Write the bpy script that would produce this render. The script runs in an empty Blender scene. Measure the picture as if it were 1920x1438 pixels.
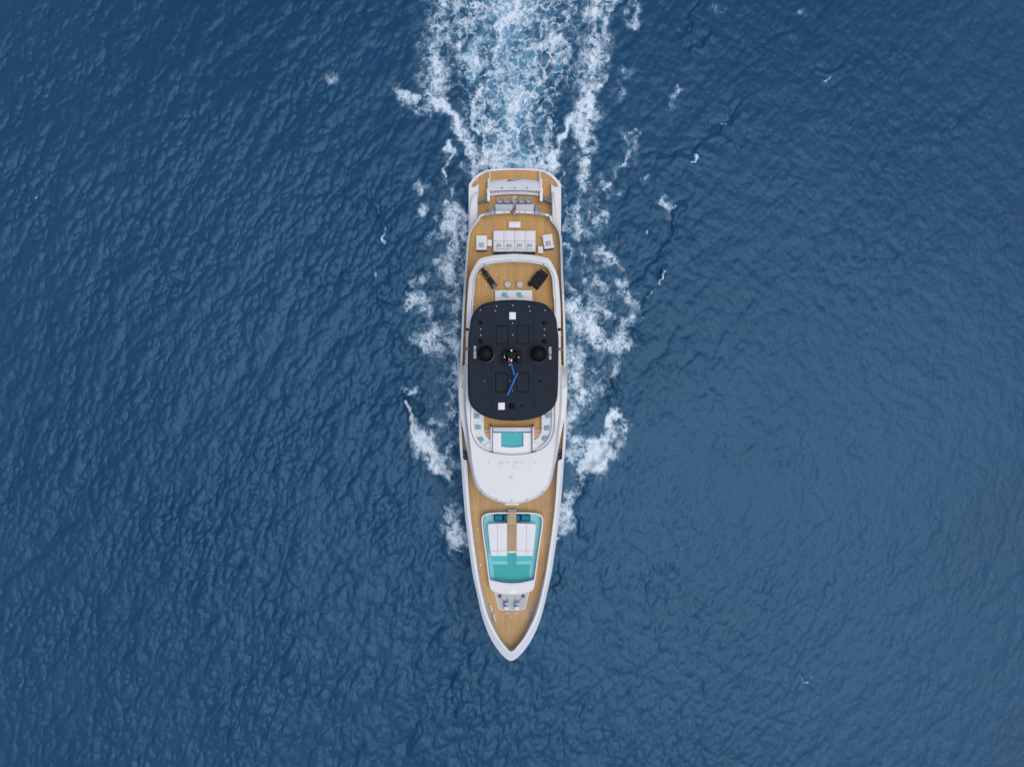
import bpy, bmesh, math, random
import numpy as np
from mathutils import Vector, Matrix

R = math.radians
random.seed(7)
scene = bpy.context.scene
col = scene.collection

# ------------------------------------------------------------------ camera, light, exposure
HCAM = 74.0                      # drone height above the water
FPX = 1280.0                     # 24 mm full-frame lens, in photo pixels
cam_d = bpy.data.cameras.new('drone_camera')
cam = bpy.data.objects.new('drone_camera', cam_d)
col.objects.link(cam)
cam.location = (0, 0, HCAM)
cam.rotation_euler = (0, 0, 0)
cam_d.sensor_width = 36.0
cam_d.lens = 24.0
cam_d.clip_start = 0.5
cam_d.clip_end = 20000
scene.camera = cam

SUN_EL, SUN_AZ = 75.0, 122.0     # azimuth clockwise from +Y
world = bpy.data.worlds.new('World')
scene.world = world
world.use_nodes = True
wn = world.node_tree.nodes
sky = wn.new('ShaderNodeTexSky')
sky.sky_type = 'NISHITA'
sky.sun_disc = False
sky.sun_elevation = R(SUN_EL)
sky.sun_rotation = R(SUN_AZ)
sky.air_density = 1.0
sky.dust_density = 2.5
sky.ozone_density = 1.0
world.node_tree.links.new(sky.outputs[0], wn['Background'].inputs[0])
wn['Background'].inputs[1].default_value = 0.13

sl = bpy.data.lights.new('sun', 'SUN')
sl.energy = 1.08
sl.angle = R(56)
sl.color = (1.0, 0.965, 0.915)
so = bpy.data.objects.new('sun', sl)
col.objects.link(so)
d = Vector((math.sin(R(SUN_AZ)) * math.cos(R(SUN_EL)), math.cos(R(SUN_AZ)) * math.cos(R(SUN_EL)), math.sin(R(SUN_EL))))
so.rotation_euler = d.to_track_quat('Z', 'Y').to_euler()
so.location = d * 200

scene.view_settings.view_transform = 'Standard'
scene.view_settings.look = 'None'
scene.view_settings.gamma = 1
scene.view_settings.use_curve_mapping = False
scene.view_settings.exposure = 0.13
scene.render.engine = 'CYCLES'
scene.cycles.max_bounces = 6

# ------------------------------------------------------------------ coordinates
# the yacht lies along Y, bow to -Y; P() gives the place in the world of a photo point lying at height z
def P(px, py, z):
    s = (HCAM - z) / FPX
    return ((px - 960.0) * s, (719.0 - py) * s, z)

XCV = [318, 430, 520, 600, 690, 840, 1000, 1150, 1238]
XCX = [965.5, 965.2, 963.4, 963.0, 961.9, 961.0, 960.5, 959.6, 958.4]
def xc(v):
    return float(np.interp(v, XCV, XCX))
def Q(hw, v, z):                 # point at hw photo pixels from the yacht's centreline
    return P(xc(v) + hw, v, z)

# ------------------------------------------------------------------ materials
MATS = {}
def nodes_of(name):
    m = bpy.data.materials.new(name)
    m.use_nodes = True
    MATS[name] = m
    nt = m.node_tree
    return m, nt, nt.nodes['Principled BSDF']

def mat(name, color, rough=0.5, metal=0.0, coat=0.0, var=0.04, nscale=3.0, bump=0.0, bscale=60.0, spec=0.5):
    m, nt, b = nodes_of(name)
    N, L = nt.nodes, nt.links
    tc = N.new('ShaderNodeTexCoord')
    nz = N.new('ShaderNodeTexNoise')
    nz.inputs['Scale'].default_value = nscale
    nz.inputs['Detail'].default_value = 5
    L.new(tc.outputs['Object'], nz.inputs['Vector'])
    mr = N.new('ShaderNodeMapRange')
    mr.inputs[1].default_value = 0.25
    mr.inputs[2].default_value = 0.75
    mr.inputs[3].default_value = 1 - var
    mr.inputs[4].default_value = 1 + var
    L.new(nz.outputs['Fac'], mr.inputs[0])
    sc = N.new('ShaderNodeVectorMath'); sc.operation = 'SCALE'
    sc.inputs[0].default_value = color
    L.new(mr.outputs[0], sc.inputs['Scale'])
    L.new(sc.outputs[0], b.inputs['Base Color'])
    b.inputs['Roughness'].default_value = rough
    b.inputs['Metallic'].default_value = metal
    b.inputs['Coat Weight'].default_value = coat
    b.inputs['Coat Roughness'].default_value = 0.1
    b.inputs['Specular IOR Level'].default_value = spec
    if bump:
        n2 = N.new('ShaderNodeTexNoise'); n2.inputs['Scale'].default_value = bscale
        L.new(tc.outputs['Object'], n2.inputs['Vector'])
        bp = N.new('ShaderNodeBump'); bp.inputs['Strength'].default_value = bump
        bp.inputs['Distance'].default_value = 0.01
        L.new(n2.outputs['Fac'], bp.inputs['Height'])
        L.new(bp.outputs[0], b.inputs['Normal'])
    return m

def teak(name, base, plank=0.12, use_uv=False):
    m, nt, b = nodes_of(name)
    N, L = nt.nodes, nt.links
    tc = N.new('ShaderNodeTexCoord')
    src = tc.outputs['UV'] if use_uv else tc.outputs['Object']
    sp = N.new('ShaderNodeSeparateXYZ'); L.new(src, sp.inputs[0])
    def M(op, a, v=None, c=None):
        n = N.new('ShaderNodeMath'); n.operation = op
        for i, q in enumerate((a, v, c)):
            if q is None: continue
            if isinstance(q, (int, float)): n.inputs[i].default_value = q
            else: L.new(q, n.inputs[i])
        return n.outputs[0]
    u = M('DIVIDE', sp.outputs['X'], plank)
    idx = M('FLOOR', u)
    fr = M('FRACT', u)
    # butt joints along each plank
    wn_ = N.new('ShaderNodeTexWhiteNoise'); wn_.noise_dimensions = '1D'; L.new(idx, wn_.inputs['W'])
    yy = M('ADD', M('DIVIDE', sp.outputs['Y'], 2.4), M('MULTIPLY', wn_.outputs['Value'], 7.3))
    cell = N.new('ShaderNodeCombineXYZ'); L.new(idx, cell.inputs[0]); L.new(M('FLOOR', yy), cell.inputs[1])
    w2 = N.new('ShaderNodeTexWhiteNoise'); w2.noise_dimensions = '2D'; L.new(cell.outputs[0], w2.inputs['Vector'])
    # broad streaks of several planks
    mp = N.new('ShaderNodeMapping'); mp.inputs['Scale'].default_value = (2.2, 0.12, 1)
    L.new(src, mp.inputs[0])
    n1 = N.new('ShaderNodeTexNoise'); n1.inputs['Scale'].default_value = 1.6; n1.inputs['Detail'].default_value = 4
    L.new(mp.outputs[0], n1.inputs['Vector'])
    n2 = N.new('ShaderNodeTexNoise'); n2.inputs['Scale'].default_value = 0.5; n2.inputs['Detail'].default_value = 6
    L.new(tc.outputs['Object'], n2.inputs['Vector'])
    seam = M('LESS_THAN', M('ABSOLUTE', M('SUBTRACT', fr, 0.5)), 0.44)
    v = M('MULTIPLY_ADD', w2.outputs['Value'], 0.20, 0.90)
    v = M('MULTIPLY', v, M('MULTIPLY_ADD', n1.outputs['Fac'], 0.55, 0.725))
    v = M('MULTIPLY', v, M('MULTIPLY_ADD', n2.outputs['Fac'], 0.40, 0.80))
    v = M('MULTIPLY', v, M('MULTIPLY_ADD', seam, 0.30, 0.72))
    sc = N.new('ShaderNodeVectorMath'); sc.operation = 'SCALE'; sc.inputs[0].default_value = base
    L.new(v, sc.inputs['Scale'])
    hs = N.new('ShaderNodeHueSaturation')
    L.new(sc.outputs[0], hs.inputs['Color'])
    L.new(M('MULTIPLY_ADD', n1.outputs['Fac'], 0.5, 0.75), hs.inputs['Saturation'])
    L.new(hs.outputs[0], b.inputs['Base Color'])
    b.inputs['Roughness'].default_value = 0.65
    return m

WHITE = mat('white_gelcoat', (0.725, 0.72, 0.70), 0.5, coat=0.08, spec=0.3, var=0.02, nscale=0.8)
WHITE2 = mat('satin_white_paint', (0.76, 0.765, 0.77), 0.4, var=0.02, nscale=1.2)
HULLW = mat('hull_white_paint', (0.74, 0.77, 0.80), 0.22, coat=0.6, var=0.02, nscale=0.5)
BULW = mat('bulwark_shaded_white', (0.60, 0.635, 0.665), 0.45, coat=0.1, var=0.03)  # white greyed for the sloping faces, their weaker skylight put into the colour
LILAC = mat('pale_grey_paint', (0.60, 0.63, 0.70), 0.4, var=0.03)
FABRIC = mat('light_grey_fabric', (0.73, 0.73, 0.73), 0.9, var=0.05, nscale=9, bump=0.5, bscale=40)
FABW = mat('white_vinyl', (0.74, 0.735, 0.725), 0.6, var=0.025, nscale=5, bump=0.3, bscale=18)
GREYP = mat('striped_grey_fabric', (0.40, 0.44, 0.52), 0.9, var=0.15, nscale=14, bump=0.4)
CYANP = mat('cyan_fabric', (0.13, 0.47, 0.56), 0.85, var=0.15, nscale=6, bump=0.4)
NAVY = mat('navy_fabric', (0.012, 0.022, 0.055), 0.8, var=0.1)
BLACK = mat('black_gloss_paint', (0.006, 0.007, 0.009), 0.3, coat=0.3, var=0.1)
SLATE = mat('charcoal_nonskid', (0.018, 0.025, 0.035), 0.75, var=0.12, nscale=2.0, bump=0.3, bscale=30, spec=0.15)
DOME = mat('black_dome_plastic', (0.003, 0.0033, 0.004), 0.55, var=0.1, spec=0.18)
BLKFAB = mat('black_cover_fabric', (0.008, 0.009, 0.011), 0.9, var=0.25, nscale=6, bump=0.6, bscale=9)
RUBBER = mat('dark_rubber', (0.012, 0.012, 0.014), 0.7)
CHROME = mat('polished_steel', (0.45, 0.47, 0.50), 0.42, metal=0.8)
STEELD = mat('dark_steel', (0.16, 0.18, 0.22), 0.35, metal=0.8)
GREYPLATE = mat('grey_deck_paint', (0.40, 0.46, 0.46), 0.5, var=0.05)
GLASSD = mat('smoked_glass', (0.012, 0.018, 0.028), 0.08, coat=0.5)
BLUEP = mat('blue_sleeve', (0.005, 0.14, 0.40), 0.55, var=0.12, nscale=8)
RED = mat('red_cloth', (0.32, 0.005, 0.025), 0.8, var=0.2, nscale=8)
FLAGN = mat('navy_cloth', (0.05, 0.012, 0.10), 0.8, var=0.2)
FLAGW = mat('white_cloth', (0.62, 0.55, 0.62), 0.8, var=0.1)
BROWN = mat('bronze_emblem', (0.10, 0.08, 0.08), 0.4, metal=0.3, var=0.3, nscale=20)
STONE = mat('pale_stone_top', (0.74, 0.745, 0.75), 0.5, var=0.03)
ROUNDT = mat('grey_woven_top', (0.50, 0.49, 0.48), 0.8, var=0.1, nscale=18, bump=0.5)
MATTBLK = mat('matt_black_trim', (0.006, 0.008, 0.012), 0.7, spec=0.15)
CHAIRF = mat('blue_grey_weave', (0.30, 0.36, 0.45), 0.85, var=0.15, nscale=12, bump=0.4)
TILE_D = mat('deep_turquoise_tile', (0.0, 0.37, 0.36), 0.5, var=0.06, nscale=4)
TILE_M = mat('turquoise_tile', (0.06, 0.46, 0.48), 0.5, var=0.05, nscale=4)
TILE_L = mat('pale_aqua_tile', (0.28, 0.58, 0.66), 0.5, var=0.06, nscale=2)
TILE_J = mat('jacuzzi_tile', (0.05, 0.43, 0.45), 0.5, var=0.07, nscale=4)
NAVYG = mat('navy_window_frame', (0.003, 0.018, 0.045), 0.8, spec=0.1)
PANE = mat('blue_glass_pane', (0.0, 0.17, 0.27), 0.5, var=0.2, nscale=2, spec=0.15)
BLUET = mat('blue_glazed_panel', (0.006, 0.022, 0.085), 0.6, var=0.6, nscale=9, spec=0.15)
GREEN = mat('green_vent_mesh', (0.22, 0.30, 0.12), 0.7)
LAMP = mat('deck_lamp_lens', (0.85, 0.82, 0.76), 0.3)
LETTER = mat('white_lettering', (0.75, 0.77, 0.80), 0.5)
TEAK = teak('teak_planking', (0.49, 0.285, 0.098))
TEAKF = teak('teak_foredeck_planking', (0.475, 0.30, 0.13), use_uv=True)
TEAKW = teak('teak_walkway', (0.52, 0.35, 0.20), plank=0.14)
TEAKD = teak('teak_side_deck', (0.42, 0.27, 0.13))

def water_film():
    m, nt, b = nodes_of('clear_pool_water')
    N, L = nt.nodes, nt.links
    out = N['Material Output']
    tr = N.new('ShaderNodeBsdfTransparent'); tr.inputs[0].default_value = (0.90, 0.985, 0.985, 1)
    gl = N.new('ShaderNodeBsdfGlossy'); gl.inputs['Roughness'].default_value = 0.04
    fr = N.new('ShaderNodeFresnel'); fr.inputs[0].default_value = 1.33
    nz = N.new('ShaderNodeTexNoise'); nz.inputs['Scale'].default_value = 2.2; nz.inputs['Detail'].default_value = 3
    tc = N.new('ShaderNodeTexCoord'); L.new(tc.outputs['Object'], nz.inputs[0])
    bp = N.new('ShaderNodeBump'); bp.inputs['Strength'].default_value = 0.4; bp.inputs['Distance'].default_value = 0.05
    L.new(nz.outputs['Fac'], bp.inputs['Height'])
    L.new(bp.outputs[0], gl.inputs['Normal']); L.new(bp.outputs[0], fr.inputs['Normal'])
    hf = N.new('ShaderNodeMath'); hf.operation = 'MULTIPLY'; hf.inputs[1].default_value = 0.25; L.new(fr.outputs[0], hf.inputs[0])
    mx = N.new('ShaderNodeMixShader'); L.new(hf.outputs[0], mx.inputs[0]); L.new(tr.outputs[0], mx.inputs[1]); L.new(gl.outputs[0], mx.inputs[2])
    L.new(mx.outputs[0], out.inputs['Surface'])
    N.remove(b)
    return m
POOLW = water_film()
def glass_mat():
    m, nt, b = nodes_of('clear_glass')
    N, L = nt.nodes, nt.links
    out = N['Material Output']
    tr = N.new('ShaderNodeBsdfTransparent'); tr.inputs[0].default_value = (0.80, 0.84, 0.88, 1)
    gl = N.new('ShaderNodeBsdfGlossy'); gl.inputs['Roughness'].default_value = 0.05
    mx = N.new('ShaderNodeMixShader'); mx.inputs[0].default_value = 0.25
    L.new(tr.outputs[0], mx.inputs[1]); L.new(gl.outputs[0], mx.inputs[2])
    L.new(mx.outputs[0], out.inputs['Surface']); N.remove(b)
    return m
GLASS = glass_mat()

# ------------------------------------------------------------------ mesh helpers
class G:
    def __init__(s): s.v = []; s.f = []; s.m = []
    def add(s, vs, fs, mi=0):
        o = len(s.v)
        s.v += [tuple(p) for p in vs]
        s.f += [tuple(i + o for i in f) for f in fs]
        s.m += [mi] * len(fs)
        return s
    def box(s, c, d, rz=0.0, mi=0, bev=0.0, taper=1.0, tilt=None):
        bm = bmesh.new()
        bmesh.ops.create_cube(bm, size=1.0)
        for w in bm.verts:
            w.co.x *= d[0]; w.co.y *= d[1]; w.co.z *= d[2]
            if w.co.z > 0: w.co.x *= taper; w.co.y *= taper
        if bev:
            bmesh.ops.bevel(bm, geom=list(bm.edges), offset=bev, segments=2 if bev < 0.08 else 3, affect='EDGES', profile=0.6)
        Mx = Matrix.Translation(c) @ Matrix.Rotation(rz, 4, 'Z')
        if tilt: Mx = Mx @ Matrix.Rotation(tilt[0], 4, tilt[1])
        bm.transform(Mx)
        bm.verts.index_update()
        s.add([w.co[:] for w in bm.verts], [[w.index for w in f.verts] for f in bm.faces], mi)
        bm.free()
        return s
    def tube(s, pts, r, n=8, mi=0, r1=None):
        pts = [Vector(p) for p in pts]
        vs, fs = [], []
        k = len(pts)
        for i, p in enumerate(pts):
            t = (pts[min(i + 1, k - 1)] - pts[max(i - 1, 0)]).normalized()
            a = t.cross(Vector((0, 0, 1)))
            if a.length < 1e-3: a = t.cross(Vector((1, 0, 0)))
            a.normalize(); b = t.cross(a)
            rr = r if r1 is None else r + (r1 - r) * i / (k - 1)
            for j in range(n):
                q = 2 * math.pi * j / n
                vs.append(p + (a * math.cos(q) + b * math.sin(q)) * rr)
        for i in range(k - 1):
            for j in range(n):
                fs.append((i * n + j, i * n + (j + 1) % n, (i + 1) * n + (j + 1) % n, (i + 1) * n + j))
        fs.append(tuple(range(n))); fs.append(tuple((k - 1) * n + j for j in reversed(range(n))))
        return s.add(vs, fs, mi)
    def lathe(s, prof, c, n=24, mi=0):
        vs, fs = [], []
        for r, z in prof:
            for j in range(n):
                q = 2 * math.pi * j / n
                vs.append((c[0] + r * math.cos(q), c[1] + r * math.sin(q), c[2] + z))
        for i in range(len(prof) - 1):
            for j in range(n):
                fs.append((i * n + j, i * n + (j + 1) % n, (i + 1) * n + (j + 1) % n, (i + 1) * n + j))
        fs.append(tuple((len(prof) - 1) * n + j for j in range(n)))
        return s.add(vs, fs, mi)
    def prism(s, poly, z0, z1, mi=0, bev=0.0):
        bm = bmesh.new()
        vs = [bm.verts.new((p[0], p[1], z0)) for p in poly]
        f = bm.faces.new(vs)
        bm.normal_update()
        if f.normal.z > 0: f.normal_flip()
        r = bmesh.ops.extrude_face_region(bm, geom=[f])
        for e in r['geom']:
            if isinstance(e, bmesh.types.BMVert): e.co.z = z1
        bm.normal_update()
        bmesh.ops.recalc_face_normals(bm, faces=list(bm.faces))
        if bev:
            ed = [e for e in bm.edges if all(abs(w.co.z - z1) < 1e-5 for w in e.verts)]
            bmesh.ops.bevel(bm, geom=ed, offset=bev, segments=3, affect='EDGES', profile=0.6)
        bmesh.ops.triangulate(bm, faces=[q for q in bm.faces if len(q.verts) > 4])
        bm.verts.index_update()
        s.add([w.co[:] for w in bm.verts], [[w.index for w in q.verts] for q in bm.faces], mi)
        bm.free()
        return s

def obj(name, g, mats, parent=None, smooth=True, origin=(0, 0, 0), angle=35):
    me = bpy.data.meshes.new(name)
    vs = [(a - origin[0], b - origin[1], c - origin[2]) for a, b, c in g.v]
    me.from_pydata(vs, [], g.f)
    if not isinstance(mats, (list, tuple)): mats = [mats]
    for m in mats: me.materials.append(m)
    if len(mats) > 1: me.polygons.foreach_set('material_index', g.m)
    if smooth:
        me.polygons.foreach_set('use_smooth', [True] * len(me.polygons))
        try: me.set_sharp_from_angle(angle=R(angle))
        except Exception: pass
    me.update()
    o = bpy.data.objects.new(name, me)
    col.objects.link(o)
    if parent: o.parent = parent
    elif origin != (0, 0, 0): o.location = origin
    return o
def tag(o, label=None, cat=None, group=None, kind=None):
    if label: o['label'] = label
    if cat: o['category'] = cat
    if group: o['group'] = group
    if kind: o['kind'] = kind
    return o
def thing(name, label, cat, loc=(0, 0, 0), rz=0, group=None):
    o = bpy.data.objects.new(name, None)
    o.empty_display_size = 0.3
    col.objects.link(o)
    o.location = loc; o.rotation_euler = (0, 0, rz)
    return tag(o, label, cat, group)
def clone(o, parent=None):
    c = o.copy(); col.objects.link(c)
    if parent: c.parent = parent
    for ch in list(o.children): clone(ch, c)
    return c
def cp(o, loc, rz=0.0):          # a copy of a part that shares its mesh, under the same parent
    c = o.copy(); col.objects.link(c); c.location = loc; c.rotation_euler = (0, 0, rz)
    return c

def pchip(rows, sub):
    a = np.array(rows, float)
    n = len(a)
    dlt = np.diff(a, axis=0)
    m = np.zeros_like(a)
    m[0] = dlt[0]; m[-1] = dlt[-1]
    for i in range(1, n - 1):
        p, q = dlt[i - 1], dlt[i]
        m[i] = np.where(p * q > 0, 2 * p * q / (p + q + 1e-12 * np.sign(p + q + 1e-20)), 0)
    out = []
    for i in range(n - 1):
        for k in range(sub):
            t = k / sub
            h00 = 2*t**3 - 3*t**2 + 1; h10 = t**3 - 2*t**2 + t; h01 = -2*t**3 + 3*t**2; h11 = t**3 - t**2
            out.append(h00 * a[i] + h10 * m[i] + h01 * a[i + 1] + h11 * m[i + 1])
    out.append(a[-1])
    return np.array(out)
def spline(pts, sub=6):          # Catmull-Rom through 2D points, ends kept
    a = np.array(pts, float)
    e = np.vstack([2 * a[0] - a[1], a, 2 * a[-1] - a[-2]])
    out = []
    for i in range(1, len(e) - 2):
        for k in range(sub):
            t = k / sub
            out.append(0.5 * ((2 * e[i]) + (-e[i-1] + e[i+1]) * t + (2*e[i-1] - 5*e[i] + 4*e[i+1] - e[i+2]) * t*t + (-e[i-1] + 3*e[i] - 3*e[i+1] + e[i+2]) * t**3))
    out.append(a[-1])
    return out
def loopw(half, z, smooth=6, mirror=True):    # closed outline in world from a half outline (hw, v), aft to fore
    h = spline(half, smooth) if smooth else half
    r = [Q(p[0], p[1], z) for p in h]
    l = [Q(-p[0], p[1], z) for p in h if p[0] > 0.01]
    return r + l[::-1]
def strip(curves, closed=True):  # loft between world loops of equal length
    g = G(); n = len(curves[0])
    vs = [p for c in curves for p in c]
    fs = []
    for i in range(len(curves) - 1):
        for j in range(n if closed else n - 1):
            k = (j + 1) % n
            fs.append((i * n + j, i * n + k, (i + 1) * n + k, (i + 1) * n + j))
    g.add(vs, fs)
    return g
def fix_normals(o):
    bm = bmesh.new(); bm.from_mesh(o.data)
    bmesh.ops.remove_doubles(bm, verts=list(bm.verts), dist=0.0008)
    bmesh.ops.recalc_face_normals(bm, faces=list(bm.faces))
    bm.to_mesh(o.data); bm.free()
    o.data.polygons.foreach_set('use_smooth', [True] * len(o.data.polygons))
    try: o.data.set_sharp_from_angle(angle=R(35))
    except Exception: pass

def full(rows, zf):              # rows of (hw, v) -> closed world loop, keeps the count for lofting
    r = [Q(p[0], p[1], zf(p[1]) if callable(zf) else zf) for p in rows]
    l = [Q(-p[0], p[1], zf(p[1]) if callable(zf) else zf) for p in rows[1:-1]]
    return r + l[::-1]

def pillow_mesh(g, c, sx, sy, h, rz=0.0, mi=0, tilt=None, n=9):
    vs, fs = [], []
    Mx = Matrix.Translation(c) @ Matrix.Rotation(rz, 4, 'Z')
    if tilt: Mx = Mx @ Matrix.Rotation(tilt[0], 4, tilt[1])
    for side in (1, -1):
        for i in range(n):
            for j in range(n):
                u, v = -1 + 2 * i / (n - 1), -1 + 2 * j / (n - 1)
                pin = 1 - 0.10 * (1 - abs(u) ** 2) * (abs(v) ** 2)
                pin2 = 1 - 0.10 * (1 - abs(v) ** 2) * (abs(u) ** 2)
                z = side * h / 2 * ((1 - u ** 4) * (1 - v ** 4)) ** 0.6 * (1 + 0.12 * math.sin(5 * u + 3 * v + c[0] * 7))
                vs.append(Mx @ Vector((u * sx / 2 * pin2, v * sy / 2 * pin, z)))
    for s_ in (0, 1):
        o = s_ * n * n
        for i in range(n - 1):
            for j in range(n - 1):
                q = (o + i * n + j, o + (i + 1) * n + j, o + (i + 1) * n + j + 1, o + i * n + j + 1)
                fs.append(q if s_ == 0 else q[::-1])
    g.add(vs, fs, mi)
    return g
# ------------------------------------------------------------------ the sea: FFT wave field on one sheet out to the horizon
def ocean_field(Lt, N, kdir, spread, lam_peak, lam_min, power, seed):
    rng = np.random.default_rng(seed)
    k1 = 2 * np.pi * np.fft.fftfreq(N, Lt / N)
    kx, ky = np.meshgrid(k1, k1, indexing='xy')
    k = np.hypot(kx, ky); k[0, 0] = 1
    kp = 2 * np.pi / lam_peak
    th = np.arctan2(ky, kx) - kdir
    S = k ** (-power) * np.exp(-1.25 * (kp / k) ** 2) * (spread + (1 - spread) * np.abs(np.cos(th)) ** 6)
    S *= np.exp(-(k * lam_min / (2 * np.pi)) ** 2)
    S[0, 0] = 0
    H = np.sqrt(S) * (rng.standard_normal((N, N)) + 1j * rng.standard_normal((N, N)))
    h = np.fft.ifft2(H).real
    dx = np.fft.ifft2(-1j * kx / k * H).real
    dy = np.fft.ifft2(-1j * ky / k * H).real
    sx = np.fft.ifft2(1j * kx * H).real; sy = np.fft.ifft2(1j * ky * H).real
    rms = math.sqrt((sx ** 2 + sy ** 2).mean())
    return h / rms, dx / rms, dy / rms
def sample(F, X, Y, Lt):
    N = F.shape[0]
    u = (X / Lt % 1) * N; v = (Y / Lt % 1) * N
    i = np.floor(u).astype(int) % N; j = np.floor(v).astype(int) % N
    fu = u - np.floor(u); fv = v - np.floor(v)
    i2 = (i + 1) % N; j2 = (j + 1) % N
    return (F[j, i] * (1 - fu) * (1 - fv) + F[j, i2] * fu * (1 - fv) + F[j2, i] * (1 - fu) * fv + F[j2, i2] * fu * fv)
def smoothnoise(Lt, N, lam, seed):
    rng = np.random.default_rng(seed)
    k1 = 2 * np.pi * np.fft.fftfreq(N, Lt / N)
    kx, ky = np.meshgrid(k1, k1)
    k = np.hypot(kx, ky)
    H = np.fft.fft2(rng.standard_normal((N, N))) * np.exp(-(k * lam / (2 * np.pi)) ** 2)
    h = np.fft.ifft2(H).real
    h -= h.mean()
    return h / h.std()

DX = 0.112
def axis(half):
    n = int(half / DX)
    a = [i * DX for i in range(n + 1)]
    st = DX
    while a[-1] < 9000:
        st *= 1.27
        a.append(a[-1] + st)
    a = np.array(a)
    return np.concatenate([-a[:0:-1], a]), n
ax, _ = axis(58.5)
ay, _ = axis(44.0)
X, Y = np.meshgrid(ax, ay, indexing='xy')
sp = np.maximum(np.gradient(ax)[None, :], np.gradient(ay)[:, None])
fade = np.clip((0.9 - sp) / 0.7, 0, 1)          # small waves fade where the sheet gets coarse
S0 = HCAM / FPX
PX = 960 + X / S0                                # the same place in photo pixels, used to lay out wake and foam
PY = 719 - Y / S0

def polydist(pts):
    """distance to a polyline in photo pixels, with interpolated width"""
    D = None
    for a, b in zip(pts[:-1], pts[1:]):
        ax_, ay_ = a[0], a[1]; bx_, by_ = b[0], b[1]
        L2 = (bx_ - ax_) ** 2 + (by_ - ay_) ** 2 + 1e-9
        t = np.clip(((cx - ax_) * (bx_ - ax_) + (cy - ay_) * (by_ - ay_)) / L2, 0, 1)
        w = a[2] + (b[2] - a[2]) * t
        d_ = np.hypot(cx - ax_ - t * (bx_ - ax_), cy - ay_ - t * (by_ - ay_)) / w
        D = d_ if D is None else np.minimum(D, d_)
    return D
# wobble so that nothing follows the strokes exactly
nA = smoothnoise(160, 1024, 2.2, 11); nB = smoothnoise(160, 1024, 2.2, 12)
nC = smoothnoise(160, 1024, 0.75, 13); nD = smoothnoise(160, 1024, 0.75, 14)
nE = smoothnoise(160, 1024, 5.0, 15); nF = smoothnoise(160, 1024, 1.1, 16)
nG = smoothnoise(160, 1024, 15.0, 17); nH = smoothnoise(160, 1600, 0.34, 18)
infr = (np.abs(X) < 64) & (np.abs(Y) < 52)
sA, sB, sC, sD, sE, sF, sG, sH = [np.where(infr, sample(f, X, Y, 160), 0) for f in (nA, nB, nC, nD, nE, nF, nG, nH)]
WX = PX + 5.5 * sA + 2.5 * sC
WY = PY + 5.5 * sB + 2.5 * sD

def paint(strokes, soft=2.0):
    out = np.zeros_like(X)
    global cx, cy
    for pts, s_ in strokes:
        if len(pts) == 1: pts = [pts[0], (pts[0][0] + 1, pts[0][1], pts[0][2])]
        m = 3.2 * max(p[2] for p in pts) + 16
        x0 = min(p[0] for p in pts) - m; x1 = max(p[0] for p in pts) + m
        y0 = min(p[1] for p in pts) - m; y1 = max(p[1] for p in pts) + m
        ci = np.where((960 + ax / S0 > x0) & (960 + ax / S0 < x1))[0]
        ri = np.where((719 - ay / S0 > y0) & (719 - ay / S0 < y1))[0]
        if not len(ci) or not len(ri): continue
        sl_ = (slice(ri[0], ri[-1] + 1), slice(ci[0], ci[-1] + 1))
        cx, cy = WX[sl_], WY[sl_]
        v = s_ * np.exp(-polydist(pts) ** soft)
        out[sl_] = np.maximum(out[sl_], v)
    return out

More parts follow.
